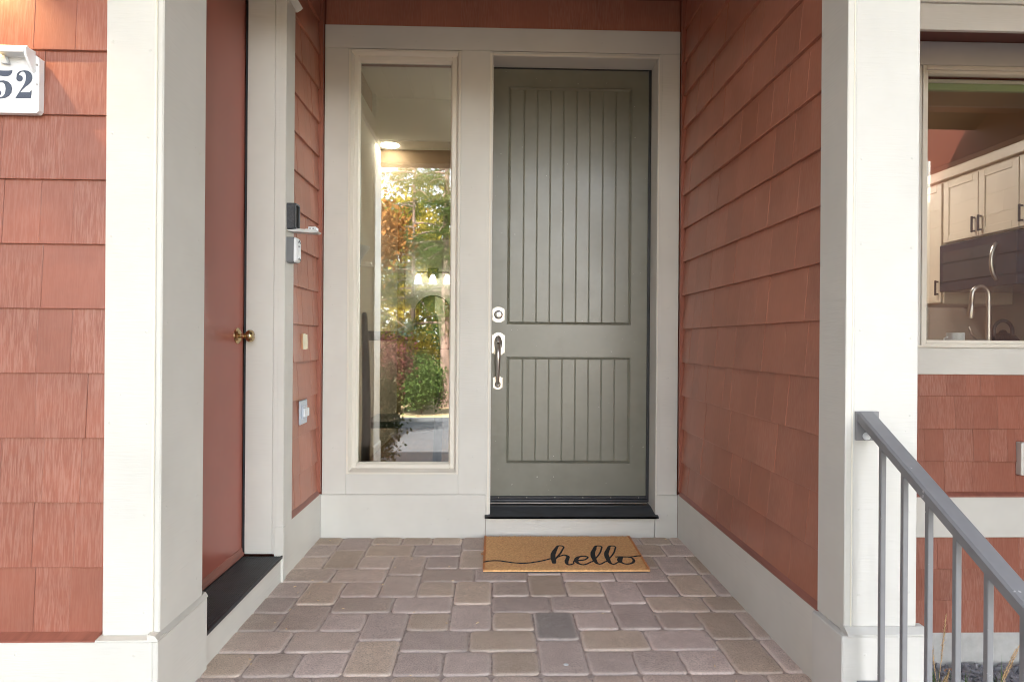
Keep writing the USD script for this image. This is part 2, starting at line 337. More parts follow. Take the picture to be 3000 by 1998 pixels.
# interior
plain('foyer_wall', (0.30, 0.21, 0.13), rough=0.8)
plain('cream_wall', (0.60, 0.56, 0.47), rough=0.8)
plain('white_ceiling', (0.72, 0.71, 0.67), rough=0.85)
plain('wood_floor', (0.22, 0.11, 0.05), rough=0.35, var=0.3, vscale=5, stretch=(8, 1, 1))
plain('dark_wood', (0.028, 0.022, 0.020), rough=0.35)
plain('kitchen_wall', (0.38, 0.27, 0.17), rough=0.8)
plain('cabinet_paint', (0.66, 0.58, 0.46), rough=0.4)
plain('microwave_black', (0.018, 0.022, 0.034), rough=0.18)
plain('tile', (0.30, 0.27, 0.24), rough=0.3)
plain('counter', (0.10, 0.09, 0.085), rough=0.25, var=0.5, vscale=120)
plain('kettle_enamel', (0.012, 0.012, 0.016), rough=0.15)
plain('mug_glaze', (0.62, 0.66, 0.66), rough=0.3)
plain('blind_vinyl', (0.33, 0.40, 0.20), rough=0.5)
mat('mirror', {'g': ('glossy_bsdf', {'color': (0.9, 0.9, 0.9), 'roughness': 0.0})}, [], 'g.BSDF')
emit('warm_lamp', (1.0, 0.66, 0.34), 9.0)
emit('kitchen_lamp', (1.0, 0.90, 0.80), 14.0)
emit('foyer_lamp', (1.0, 0.88, 0.74), 13.0)
emit('vanity_lamp', (1.0, 0.94, 0.84), 1.8)
emit('sign_bulb', (1.0, 0.66, 0.28), 0.55)
plain('porch_white', (0.50, 0.49, 0.46), rough=0.7)
plain('porch_ceiling_paint', (0.16, 0.06, 0.045), rough=0.6)
plain('roof_shingle', (0.10, 0.09, 0.085), rough=0.9, bump=0.6, bscale=20, var=0.3, vscale=4)

# ------------------------------------------------------------------ ground
GZ = -0.745
s = MB(); s.box(-150, 150, -260, 60, -1.2, GZ - .03); s.build('ground', 'dry_grass', kind='structure')
box('driveway', 'asphalt', '/World', -40, 14, -11.9, -5.8, GZ - .2, GZ - .005, 0, kind='structure')
box('front_walk', 'walk_concrete', '/World', -9.0, 4.4, -5.8, -3.3, GZ - .2, GZ + .01, 0, kind='structure')
bed = box('planting_bed', 'soil', '/World', 1.29, 4.49, -2.6, -0.002, GZ - .2, GZ - .012, 0, kind='structure')
steps = UsdGeom.Xform.Define(stage, '/World/porch_steps'); setd(steps.GetPrim(), label='paved steps leading down from the porch floor to the walk', category='steps')
for k in range(4):
    box('step', 'walk_concrete', '/World/porch_steps', -1.0, 1.045, -2.02 - .33 * (k + 1), -2.02 - .33 * k, GZ - .1, -.03 - .15 * (k + 1), .012)

# ------------------------------------------------------------------ porch floor of pavers
floor = UsdGeom.Xform.Define(stage, '/World/porch_floor'); setd(floor.GetPrim(), kind='structure', label='porch floor of tumbled pavers in mixed mauve and tan')
PF = '/World/porch_floor'
box('joint_sand', 'joint_sand', PF, -1.15, 1.20, -2.02, 0.10, -.30, -.0075, 0)
PAV = [[-8,-6,16,18],[-6,-4,16,18],[-4,-2,16,18],[-8,-5,14,16],[-5,-2,14,16],[-2,0,15,18],[-2,0,12,15],[-8,-6,12,14],[-6,-4,11,14],[-4,-2,12,14],[-4,-1,10,12],[-1,2,10,12],[2,4,8,11],[-9,-6,10,12],[-6,-4,8,11],[-8,-6,8,10],[-4,-2,8,10],[-2,0,7,10],[0,2,8,10],[-8,-5,6,8],[-5,-2,6,8],[-2,0,4,7],[0,3,6,8],[3,6,6,8],[-6,-4,3,6],[-4,-2,4,6],[0,2,4,6],[2,4,3,6],[4,6,4,6],[-4,-1,2,4],[-1,2,2,4],[2,4,0,3],[4,7,2,4],[7,10,2,4],[-6,-4,0,3],[-4,-2,0,2],[-2,0,0,2],[0,2,0,2],[4,6,0,2],[6,8,0,2],[8,10,0,2],[-12,-10,16,18],[-10,-8,15,18],[-12,-10,14,16],[-10,-8,12,15],[-12,-10,12,14],[-12,-9,10,12],[-12,-10,8,10],[-10,-8,7,10],[-12,-10,6,8],[-12,-10,4,6],[-10,-8,4,7],[-8,-6,4,6],[-12,-9,2,4],[-9,-6,2,4],[-12,-10,0,2],[-10,-8,0,2],[-8,-6,0,2],[10,12,16,18],[8,11,14,16],[11,14,14,16],[10,12,11,14],[7,10,10,12],[4,6,8,10],[6,8,7,10],[8,10,8,10],[10,12,8,11],[8,11,6,8],[11,14,6,8],[6,8,4,7],[8,10,4,6],[10,12,3,6],[10,12,0,3],[4,7,10,12],[-12,-10,-2,0],[-4,-2,-2,0],[-2,0,-2,0],[0,2,-2,0],[4,6,-2,0],[6,8,-2,0],[0,3,16,18],[3,6,16,18],[6,9,16,18],[9,10,16,18],[12,13,16,18],[0,3,14,16],[3,6,14,16],[6,8,13,16],[0,3,12,14],[3,6,12,14],[8,10,12,14],[12,13,11,14],[6,8,12,13],[2,4,11,12],[12,13,8,11],[12,13,3,6],[12,13,0,3],[-10,-7,-2,0],[-7,-4,-2,0],[2,4,-3,0],[8,11,-2,0],[11,13,-3,0],[-12,-9,-4,-2],[-9,-6,-4,-2],[-6,-3,-4,-2],[-3,0,-4,-2],[0,2,-5,-2],[4,7,-4,-2],[7,10,-4,-2],[10,11,-5,-2],[2,4,-6,-3],[11,13,-6,-3],[-12,-9,-6,-4],[-9,-6,-6,-4],[-6,-3,-6,-4],[-3,0,-6,-4],[4,7,-6,-4],[7,10,-6,-4],[0,2,-6,-5],[10,11,-6,-5]]
YT = {0: -1.506, 2: -1.340, 4: -1.172, 6: -1.009, 8: -.845, 10: -.672, 12: -.498, 14: -.323, 16: -.135, 18: .03, -2: -1.672, -4: -1.838, -6: -2.004}
ky = sorted(YT)
PU = 0.0827
CH = {(2, 4, 3, 6)}
TAN = {(-4, -2, 16, 18), (-6, -4, 16, 18), (-8, -6, 16, 18), (-8, -5, 14, 16), (-10, -8, 12, 15), (-10, -8, 7, 10), (-2, 0, 7, 10), (2, 4, 8, 11), (-1, 2, 2, 4), (4, 7, 2, 4), (-6, -4, 0, 3), (8, 11, 6, 8), (10, 12, 8, 11), (10, 12, 0, 3),
       (0, 2, 0, 2), (0, 2, 4, 6), (-12, -10, 0, 2), (10, 12, 3, 6), (-12, -10, 16, 18)}
MAU = {(-2, 0, 4, 7), (2, 4, 0, 3), (-5, -2, 6, 8), (3, 6, 6, 8), (6, 8, 4, 7), (6, 8, 7, 10), (7, 10, 2, 4), (-2, 0, 0, 2), (-4, -1, 2, 4), (8, 10, 0, 2), (4, 7, 10, 12), (-1, 2, 10, 12), (-10, -8, 15, 18), (-5, -2, 14, 16), (10, 12, 11, 14)}
def paver(x0, x1, y0, y1, m, clipy1):
    g = 0.0018
    x0 += g; x1 -= g; y0 += g; y1 -= g
    y1 = min(y1, clipy1); x0 = max(x0, -1.02); x1 = min(x1, 1.10)
    if y1 - y0 < .02 or x1 - x0 < .02: return
    r = 0.022
    dz = rng.uniform(-.0018, .0012); tx, ty = rng.uniform(-.006, .006), rng.uniform(-.008, .008)
    cx, cy = (x0 + x1) / 2, (y0 + y1) / 2
    ph = [rng.uniform(0, 6.28) for _ in range(4)]
    rings = [(0.0, -.030, 0.0), (0.0, -.0070, 0.4), (.0018, -.0036, 1.0), (.0052, -.0013, .9), (.0100, -.0002, .40), (.018, 0.0004, 0.0)]  # third value lightens the rims: wear plus light painted on the edges
    npc = 5; V, E = [], []
    for ins, z, ew in rings:
        rr = max(r - ins * .6, .006)
        ax0, ax1, ay0, ay1 = x0 + ins + rr, x1 - ins - rr, y0 + ins + rr, y1 - ins - rr
        ax0, ax1 = min(ax0, cx), max(ax1, cx); ay0, ay1 = min(ay0, cy), max(ay1, cy)
        cs = [(ax1, ay1, 0), (ax0, ay1, 90), (ax0, ay0, 180), (ax1, ay0, 270)]
        for qi, (qx, qy, a0) in enumerate(cs):
            nx = cs[(qi + 1) % 4]
            for k in range(npc):
                th = math.radians(a0 + 90 * k / (npc - 1))
                px, py = qx + rr * math.cos(th), qy + rr * math.sin(th)
                V.append([px, py, z, ew])
            th = math.radians(a0 + 90)
            ex, ey = qx + rr * math.cos(th), qy + rr * math.sin(th); fx, fy = nx[0] + rr * math.cos(th), nx[1] + rr * math.sin(th)
            for t in (.33, .67):
                V.append([ex + (fx - ex) * t, ey + (fy - ey) * t, z, ew])
    n = (npc + 2) * 4
    V = np.array(V)
    ang = np.arctan2(V[:, 1] - cy, V[:, 0] - cx)
    wob = .0011 * np.sin(3 * ang + ph[0]) + .0009 * np.sin(5 * ang + ph[1]) + .0007 * np.sin(9 * ang + ph[2])
    wob = wob - .0010
    V[:, 0] += wob * np.cos(ang); V[:, 1] += wob * np.sin(ang)
    V[:, 2] += dz + (V[:, 0] - cx) * tx + (V[:, 1] - cy) * ty
    V = np.vstack([V, [cx, cy, dz + .0012, 0.0]])
    Fc = []
    for i in range(len(rings) - 1):
        for k in range(n):
            a, b = i * n + k, i * n + (k + 1) % n
            Fc += [[a, b, b + n], [a, b + n, a + n]]
    e = (len(rings) - 1) * n
    for k in range(n): Fc.append([e + k, e + (k + 1) % n, len(V) - 1])
    p = usdkit.mesh(stage, numbered(PF, 'paver'), (V[:, :3], np.array(Fc)), LOOK[m], True)
    UsdGeom.PrimvarsAPI(p).CreatePrimvar('edge_wear_light', Sdf.ValueTypeNames.FloatArray, 'vertex').Set(Vt.FloatArray.FromNumpy(V[:, 3].astype(np.float32)))
for q in PAV:
    a, b, c, d = q
    t = tuple(q)
    m = 'paver_charcoal' if t in CH else 'paver_tan' if t in TAN else 'paver_mauve' if t in MAU else rng.choice(['paver_mauve', 'paver_rose', 'paver_rose', 'paver_mauve', 'paver_tan'])
    Y = lambda k: float(np.interp(k, ky, [YT[i] for i in ky]))
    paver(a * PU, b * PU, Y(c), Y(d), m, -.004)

# ------------------------------------------------------------------ shingles
def shingle_wall(parent, mt, origin, ea, en, a0, a1, zlist, top, holes=(), wmin=.075, wmax=.175, seed=1, butt=.0125):
    """courses of single shingles. ea runs along the wall, en out of it; holes: (a0, a1, z0, z1) left out"""
    r = random.Random(seed)
    o, ea, en = np.array(origin, float), np.array(ea, float), np.array(en, float)
    flip = np.dot(np.cross(ea, [0, 0, 1.0]), en) < 0
    for ci, z0 in enumerate(zlist):
        z1 = min((zlist[ci + 1] if ci + 1 < len(zlist) else z0 + .1875) + .004, top)
        if z1 - z0 < .02: continue
        a = a0 - r.uniform(0, wmax) * .7
        while a < a1 - .004:
            w = r.uniform(wmin, wmax)
            b = a + w
            if a1 - b < .03: b = a1 + .05
            s0, s1 = max(a, a0), min(b - .0002, a1)
            a = b
            if s1 - s0 < .006: continue
            segs = [(s0, s1, z0, z1)]
            for h in holes:
                out = []
                for (p, q, u, v) in segs:
                    if q <= h[0] or p >= h[1] or v <= h[2] or u >= h[3]: out.append((p, q, u, v)); continue
                    if p < h[0]: out.append((p, h[0], u, v))
                    if q > h[1]: out.append((h[1], q, u, v))
                    if u < h[2]: out.append((max(p, h[0]), min(q, h[1]), u, h[2]))
                    if v > h[3]: out.append((max(p, h[0]), min(q, h[1]), h[3], v))
                segs = [g for g in out if g[1] - g[0] > .008 and g[3] - g[2] > .01]
            for (p, q, u, v) in segs:
                tb = butt + r.uniform(-.0011, .0011); tt = tb - (butt - .0012) * (v - z0) / .19
                tl = tb - (butt - .0012) * (u - z0) / .19
                e = .0014
                pts = [(p, u, 0), (q, u, 0), (q, v, 0), (p, v, 0),
                       (p, u, tl - e * .7), (q, u, tl - e * .7), (q, v, tt - .0008), (p, v, tt - .0008),
                       (p + .0012, u + e, tl), (q - .0012, u + e, tl), (q - .0012, v, tt), (p + .0012, v, tt)]
                f = [[0, 1, 5, 4], [1, 2, 6, 5], [2, 3, 7, 6], [3, 0, 4, 7], [4, 5, 9, 8], [5, 6, 10, 9], [6, 7, 11, 10], [7, 4, 8, 11], [8, 9, 10, 11]]
                V = np.array([o + ea * x + np.array([0, 0, 1.0]) * z + en * n for x, z, n in pts])
                f = np.array(f)
                if flip: f = f[:, ::-1]
                MB().add(V, f).build('shingle', mt, parent)
ZC = [.242 + .1875 * k for k in range(-6, 17)]
CEIL = 3.08

# --- back wall of the porch (entry wall)
T = thing('entry_wall', 'red shingled end wall of the porch with cream boards round the olive door and sidelight', 'wall')
s = MB()
for x0, x1, z0, z1 in ((-1.30, -.80, -.4, 3.1), (-.80, -.205, -.4, .385), (-.80, -.205, 2.70, 3.1), (-.205, -.024, -.4, 3.1), (-.024, .926, -.4, .09), (-.024, .926, 2.72, 3.1), (.926, 1.28, -.4, 3.1)):
    s.box(x0, x1, .024, .15, z0, z1)
s.build('sheathing', 'sheathing_paint', T)
box('header_board', 'cream_trim', T, -.957, 1.047, 0.0, .024, 2.7385, 2.868)
box('side_board', 'cream_trim', T, -.957, -.8236, .001, .024, .2385, 2.738)
box('side_board', 'cream_trim', T, -.1955, -.0335, .001, .024, .2385, 2.738)
box('side_board', 'cream_trim', T, .931, 1.047, .001, .024, .2385, 2.738)
box('apron_board', 'cream_trim', T, -.823, -.196, .002, .024, .2385, .3525)
box('base_board', 'cream_trim', T, -.962, -.040, -.004, .024, -.05, .238, .002)
box('base_board', 'cream_trim', T, -.038, .921, .004, .024, -.05, .112, .002)
box('base_board', 'cream_trim', T, .923, 1.049, -.004, .024, -.05, .238, .002)
box('corner_strip', 'red_paint', T, -.989, -.960, -.030, -.004, .255, 3.08, .003)
box('corner_strip', 'red_paint', T, 1.050, 1.078, -.030, -.004, .255, 3.08, .003)
shingle_wall(T, 'red_shingle_lit', (0, .022, 0), (1, 0, 0), (0, -1, 0), -.955, 1.047, [2.86], 3.08, seed=5)

# --- sidelight
T = thing('sidelight_window', 'tall narrow fixed window beside the olive front door mirroring autumn trees', 'window')
def frame4(name, mt, parent, x0, x1, z0, z1, w, y0, y1, b=.002):
    box(name, mt, parent, x0, x0 + w, y0, y1, z0, z1, b); box(name, mt, parent, x1 - w, x1, y0, y1, z0, z1, b)
    box(name, mt, parent, x0 + w + .0005, x1 - w - .0005, y0, y1, z1 - w, z1, b); box(name, mt, parent, x0 + w + .0005, x1 - w - .0005, y0, y1, z0, z0 + w, b)
def mitred(name, mt, parent, outer, inner, y_out, y_in, depth=.02):
    """four mitred bars whose faces run from (outer, y_out) to (inner, y_in)"""
    (a0, a1, c0, c1), (b0, b1, d0, d1) = outer, inner
    O = [(a0, c0), (a1, c0), (a1, c1), (a0, c1)]; I = [(b0, d0), (b1, d0), (b1, d1), (b0, d1)]
    for k in range(4):
        l = (k + 1) % 4
        V = [(O[k][0], y_out, O[k][1]), (O[l][0], y_out, O[l][1]), (I[l][0], y_in, I[l][1]), (I[k][0], y_in, I[k][1])]
        ym = max(y_out, y_in) + depth
        V += [(x, ym, z) for x, _, z in V]
        f = [[0, 1, 2, 3], [4, 7, 6, 5], [0, 4, 5, 1], [1, 5, 6, 2], [2, 6, 7, 3], [3, 7, 4, 0]]
        MB().add(V, f).build(name, mt, parent)
frame4('frame', 'window_vinyl', T, -.823, -.196, .353, 2.733, .013, -.005, .06)
mitred('frame_slope', 'window_vinyl', T, (-.809, -.210, .367, 2.719), (-.797, -.222, .382, 2.706), -.003, .022)
frame4('sash', 'window_vinyl', T, -.797, -.222, .382, 2.706, .024, .022, .06)
mitred('glazing_bead', 'window_vinyl', T, (-.773, -.246, .406, 2.682), (-.766, -.253, .413, 2.675), .024, .040)
box('glass_pane', 'entry_glass', T, -.768, -.251, .046, .050, .411, 2.677, 0)

# --- front door
T = thing('front_door', 'olive green front door with two grooved panels above the hello mat', 'door')
DY = .155
s = MB()
s.box(-.0135, .075, DY, .172, .158, 2.702, 0); s.box(.809, .904, DY, .172, .158, 2.702, 0)
s.box(.075, .809, DY, .172, 2.600, 2.702, 0); s.box(.075, .809, DY, .172, 1.013, 1.202, 0); s.box(.075, .809, DY, .172, .158, .386, 0)
s.box(-.0135, .904, .1725, .20, .158, 2.702, 0)
s.build('door_slab', 'door_paint', T)
for z0, z1 in ((1.202, 2.600), (.386, 1.013)):
    mitred('panel_moulding', 'door_paint', T, (.075, .809, z0, z1), (.081, .803, z0 + .006, z1 - .006), DY - .0005, DY - .005, .018)
    mitred('panel_moulding', 'door_paint', T, (.081, .803, z0 + .006, z1 - .006), (.092, .792, z0 + .017, z1 - .017), DY - .005, DY + .008, .006)
    n = 9; w = (.792 - .092) / n
    for k in range(n):
        a, b = .092 + k * w, .092 + (k + 1) * w
        e0, e1 = (0.0 if k == 0 else .0048), (0.0 if k == n - 1 else .0048)
        yf, yb = DY + .0065, DY + .0108
        V = [(a, yb, z0 + .016), (a + e0, yf, z0 + .016), (b - e1, yf, z0 + .016), (b, yb, z0 + .016)]
        V = V + [(x, y, z1 - .016) for x, y, _ in V]
        MB().add(V, [[0, 1, 5, 4], [1, 2, 6, 5], [2, 3, 7, 6], [0, 3, 2, 1], [4, 5, 6, 7]]).build('plank', 'door_paint', T)
box('jamb', 'cream_trim', T, -.045, -.0145, .0, .20, .125, 2.735, .001)
box('jamb', 'cream_trim', T, .922, .945, .0, .20, .125, 2.735, .001)
box('jamb', 'cream_trim', T, -.0135, .921, .0, .20, 2.711, 2.735, .001)
box('jamb_edge', 'window_vinyl', T, -.033, -.022, -.004, .030, .125, 2.722, .0015)
box('jamb_edge', 'window_vinyl', T, .9265, .9305, -.004, .030, .125, 2.722, .0015)
box('jamb_edge', 'window_vinyl', T, -.0215, .926, -.004, .030, 2.7145, 2.722, .0015)
box('weatherstrip', 'black_rubber', T, .905, .9215, .150, .165, .16, 2.7100, .001)
box('weatherstrip', 'black_rubber', T, -.0135, .9045, .150, .165, 2.7035, 2.7100, .001)
# threshold: sloping dark sill with a nosing
s = MB()
s.prism(Polygon([(-.034, .112), (-.034, .119), (-.030, .1225), (.10, .147), (.20, .150), (.20, .112)]), -.024, .925, ((0, 0, 0), (0, 1, 0), (0, 0, 1), (1, 0, 0)))
s.prism(Polygon([(-.034, .1115), (-.034, .119), (-.030, .1225), (-.006, .1265), (-.006, .1115)]), -.044, .936, ((0, 0, 0), (0, 1, 0), (0, 0, 1), (1, 0, 0)))
s.build('threshold', 'bronze_sill', T)
s = MB(); s.box(-.026, .908, .140, .1545, .178, .196, .002); s.tube([(-.026, .141, .172), (.908, .141, .172)], .0105, 10)
sw = s.build('door_sweep', 'black_metal', T, smooth=40)
box('sweep_edge', 'nickel', sw, -.026, .907, .135, .150, .1555, .1605, .001)
for k in range(6):
    MB().lathe([(0, -.0015), (.0025, -.001), (.003, 0.0)], (.035 + k * .165, .1405, .188), (0, 1, 0), 10).build('screw', 'nickel', sw)
def plate(name, parent, x0, x1, z0, z1, y, t, arch, mt='nickel'):
    cx = (x0 + x1) / 2; w = (x1 - x0) / 2; sh = w * .72
    def cap(zb, sgn):
        return [(cx + sh * math.cos(th), zb + sgn * arch * math.sin(th)) for th in np.linspace(0, math.pi, 13)]
    zt, zb = z1 - arch - .003, z0 + arch + .003
    P = [(x1, zb), (x1, zt)] + [(x1 - .002, zt + .003)] + [(cx + sh + (0.002), zt + .002)] + cap(zt + .003, 1) + [(cx - sh - .002, zt + .002), (x0 + .002, zt + .003), (x0, zt), (x0, zb)]
    bot = [(x, zb - (z - zt)) for x, z in P[1:-1]][::-1]
    poly = Polygon(P[:0] + [(x1, zt)] + P[2:-2] + [(x0, zt), (x0, zb)] + [(2 * cx - x, z0 + z1 - z) for x, z in P[2:-2]] + [(x1, zb)]).buffer(0)
    s = MB(); s.prism(poly, 0, t * .55, ((0, y, 0), (1, 0, 0), (0, 0, 1), (0, -1, 0)))
    s.prism(poly.buffer(-.0025), t * .55, t, ((0, y, 0), (1, 0, 0), (0, 0, 1), (0, -1, 0)))
    return s.build(name, mt, parent)
db = plate('deadbolt', T, -.009, .060, 1.213, 1.303, DY, .008, .010)
MB().lathe([(.0, -.024), (.012, -.024), (.0205, -.021), (.0245, -.012), (.027, -.006), (.027, 0)], (.0255, DY, 1.258), (0, 1, 0)).build('cylinder', 'nickel', db, smooth=40)
MB().lathe([(0, -.0262), (.0075, -.0262), (.0085, -.024)], (.0255, DY, 1.253), (0, 1, 0)).build('keyhole_ring', 'chrome', db, smooth=40)
box('keyhole', 'dark_gap', db, .0242, .0268, DY - .0268, DY - .0255, 1.2478, 1.2565, 0)
hs = plate('handle_set', T, -.0110, .0630, 1.020, 1.153, DY, .008, .013)
s = MB()
el = [(0, -.030), (.35, -.0295), (.7, -.022), (.92, -.012), (1.0, -.004), (1.0, 0)]
V, F = [], []
for r, d in el:
    for k in range(28):
        th = 2 * math.pi * k / 28
        V.append((.0255 + .0240 * r * math.cos(th), DY - .006 + d, 1.090 + .046 * r * math.sin(th)))
for i in range(len(el) - 1):
    for k in range(28):
        q, q2 = i * 28 + k, i * 28 + (k + 1) % 28
        F += [[q, q2 + 28, q2], [q, q + 28, q2 + 28]]
s.add(V, F); s.build('boss', 'nickel', hs, smooth=50)
box('thumb_latch', 'nickel', hs, .017, .034, DY - .062, DY - .030, 1.098, 1.103, .002)
box('latch_slot', 'dark_gap', hs, .0195, .0315, DY - .0385, DY - .0345, 1.082, 1.097, 0)
g = [(.0255, DY - .028, 1.078), (.0255, DY - .050, 1.058), (.0252, DY - .062, 1.025), (.0250, DY - .062, .985), (.0246, DY - .055, .940), (.0245, DY - .046, .900), (.0245, DY - .034, .872), (.0245, DY - .016, .852), (.0245, DY - .006, .848)]
g = np.array(g); tt = np.linspace(0, 1, len(g)); t2 = np.linspace(0, 1, 33)
from scipy.interpolate import CubicSpline
gs = CubicSpline(tt, g)(t2); rad = np.interp(t2, [0, .12, .35, .6, .85, 1], [.0150, .0165, .0145, .0105, .0085, .011])
MB().tube(gs, rad, 14).build('grip', 'nickel', hs, smooth=50)
lo = plate('lower_rosette', T, -.0030, .0520, .8195, .8990, DY, .007, .009)
MB().lathe([(0, -.016), (.009, -.015), (.014, -.009), (.018, -.004), (.018, 0)], (.0245, DY - .006, .850), (0, 1, 0)).build('boss', 'nickel', lo, smooth=40)
MB().lathe([(0, -.012), (.0035, -.011), (.005, -.007), (.005, 0)], (.0245, DY - .018, .842), (0, 1, 0)).build('knob', 'nickel', lo, smooth=40)

# --- right wing wall
T = thing('wing_wall', 'red shingled side wall right of the door ending in a cream square post', 'wall')
s = MB(); s.box(1.0770, 1.255, -1.733, .02, -.745, 3.1); s.build('sheathing', 'sheathing_paint', T)
shingle_wall(T, 'red_shingle_lit', (1.0770, 0, 0), (0, -1, 0), (-1, 0, 0), .030, 1.592, [z for z in ZC if z > .2], CEIL, seed=12, wmin=.09, wmax=.24, butt=.0175)
shingle_wall(T, 'red_shingle_lit', (1.2555, 0, 0), (0, -1, 0), (1, 0, 0), .0, 1.592, [z for z in ZC if z > -.7], CEIL, seed=13)
box('base_board', 'cream_trim', T, 1.050, 1.0769, -1.592, -.005, -.05, .2415, .002)
MB().prism(Polygon([(1.048, .2418), (1.0768, .2418), (1.0768, .272), (1.0665, .268), (1.048, .2475)]), .031, 1.598, ((0, 0, 0), (1, 0, 0), (0, 0, 1), (0, -1, 0))).build('sill_strip', 'red_sill_paint', T)
box('casing_board', 'cream_trim', T, 1.0485, 1.0735, -1.7520, -1.5925, .2455, 3.08, .0025)
box('corner_bead', 'caulk', T, 1.0665, 1.0705, -1.7545, -1.7500, .2455, 3.08, .001)
box('post_face', 'white_trim', T, 1.0705, 1.2660, -1.7550, -1.7335, .2640, 3.08, .003)
box('casing_board', 'white_trim', T, 1.2565, 1.2785, -1.7330, -1.5925, -.74, 3.08, .002)
# plinth with a sloped cap
box('plinth', 'white_trim', T, 1.0300, 1.2870, -1.7760, -1.5935, -.74, .2440, .003)
MB().prism(Polygon([(-1.7775, .2442), (-1.7775, .2485), (-1.7555, .2638), (-1.7330, .2638), (-1.7330, .2442)]), 1.0475, 1.2885, ((0, 0, 0), (0, 1, 0), (0, 0, 1), (1, 0, 0))).build('plinth_cap', 'white_trim', T)

# --- left side wall with the storage door
T = thing('recess_wall', 'cream panelled left side of the porch holding the red storage door and its casing', 'wall')
s = MB(); s.box(-1.25, -.9870, -.555, .02, -.4, 3.1); s.box(-1.60, -1.155, -1.73, -.56, 2.70, 3.1); s.box(-1.30, -.99, -1.50, -.56, 2.69, 3.1); s.box(-1.60, -1.19, -1.73, -.56, -.4, 2.68)
s.build('sheathing', 'sheathing_paint', T)
shingle_wall(T, 'red_shingle_lit', (-.9870, 0, 0), (0, -1, 0), (1, 0, 0), .030, .5395, [z for z in ZC if z > .2], CEIL, seed=21, wmin=.06, wmax=.13, butt=.014)
box('base_board', 'cream_trim', T, -.9865, -.9610, -.6320, -.005, -.05, .2445, .002)
MB().prism(Polygon([(-.9868, .2448), (-.9600, .2448), (-.9600, .2500), (-.9775, .272), (-.9868, .274)]), .031, .5395, ((0, 0, 0), (1, 0, 0), (0, 0, 1), (0, -1, 0))).build('sill_strip', 'red_sill_paint', T)
# far casing and jamb
box('casing_board', 'cream_trim', T, -.9868, -.9560, -.6670, -.5410, .2450, 2.672, .002)
box('casing_foot', 'cream_trim', T, -.9960, -.9535, -.6700, -.6330, -.05, .2470, .002)
box('jamb_strip', 'cream_trim', T, -1.0080, -.9568, -.6660, -.6480, .1230, 2.670, .0035)
box('jamb_board', 'cream_trim', T, -1.1330, -1.0095, -.6610, -.6400, .1230, 2.670, .0015)
box('jamb_stop', 'black_rubber', T, -1.1445, -1.1340, -.6560, -.6400, .1280, 2.670, .001)
box('header_board', 'cream_trim', T, -.9868, -.9560, -1.73, -.5330, 2.6950, 2.860, .002)
MB().prism(Polygon([(-.9868, 2.674), (-.956, 2.674), (-.9400, 2.684), (-.9300, 2.694), (-.9868, 2.694)]), .512, 1.73, ((0, 0, 0), (1, 0, 0), (0, 0, 1), (0, -1, 0))).build('head_moulding', 'cream_trim', T)
box('jamb_head', 'cream_trim', T, -1.1445, -.9870, -1.470, -.6410, 2.674, 2.69, .001)
box('riser_board', 'cream_trim', T, -.9900, -.9640, -1.4550, -.6710, -.05, .1040, .0015)

T2 = thing('storage_threshold', 'black ribbed step tread in front of the red storage door', 'threshold')
s = MB(); s.box(-1.1450, -.9580, -1.4760, -.6700, .1050, .1150, .002)
s.box(-.9640, -.9555, -1.4760, -.6695, .1055, .1195, .002)
s.build('tread', 'black_rubber', T2)
s = MB()
for k in range(21):
    x = -1.128 + k * .0079
    s.prism(Polygon([(x, .1149), (x + .0012, .1168), (x + .0036, .1168), (x + .0048, .1149)]), .6725, 1.474, ((0, 0, 0), (1, 0, 0), (0, 0, 1), (0, -1, 0)))
s.build('ribs', 'black_rubber', T2)
T2 = thing('storage_door', 'plain flush red door with a brass knob in the left porch wall', 'door')
box('door_slab', 'red_door_paint', T2, -1.185, -1.1450, -1.4760, -.6620, .150, 2.670, .002)
MB().prism(Polygon([(-1.1450, .1185), (-1.1330, .1185), (-1.1330, .128), (-1.1390, .136), (-1.1420, .152), (-1.1450, .154)]), .6630, 1.474, ((0, 0, 0), (1, 0, 0), (0, 0, 1), (0, -1, 0))).build('door_sill', 'red_sill_paint', T2)
kn = MB().lathe([(0, .0), (.0360, .0), (.0360, .004), (.030, .008), (.026, .012), (.0225, .012), (.0195, .014), (.012, .018), (.0105, .024), (.0105, .034), (.0140, .038), (.0215, .043), (.0268, .051), (.0272, .060), (.0245, .067), (.0225, .0685), (.0205, .071), (.0080, .0745), (.0075, .0725), (0, .0720)], (-1.1450, -.7300, 1.118), (1, 0, 0), 36).build('knob', 'brass', T2, smooth=35)
MB().lathe([(0, .0752), (.0045, .0750), (.0060, .0735)], (-1.1450, -.7300, 1.118), (1, 0, 0), 16).build('lock_button', 'chrome', kn, smooth=40)

# --- front wall left of the porch, with its corner pilaster
T = thing('front_wall', 'red shingled house front at the left edge with a cream corner pilaster', 'wall')
s = MB(); s.box(-6.0, -1.30, -1.733, -1.60, -.745, 3.1); s.build('sheathing', 'sheathing_paint', T)
ZF = [.2546 + .1868 * k for k in range(0, 16)]
shingle_wall(T, 'red_shingle', (0, -1.733, 0), (1, 0, 0), (0, -1, 0), -3.10, -1.1225, ZF, CEIL, seed=33, wmin=.09, wmax=.185)
box('pilaster_face', 'cream_trim', T, -1.1220, -.9815, -1.7550, -1.6, .2475, 3.08, .003)
box('pilaster_side', 'cream_trim', T, -.9815 + .0005, -.9600, -1.7525, -1.4760, .2475, 3.08, .004)
MB().tube([(-.9800, -1.7550, .2475), (-.9800, -1.7550, 3.08)], .0045, 8).build('corner_bead', 'caulk', T, smooth=True)
box('pilaster_back', 'cream_trim', T, -1.1440, -.9820, -1.4950, -1.4765, .2475, 3.08, .002)
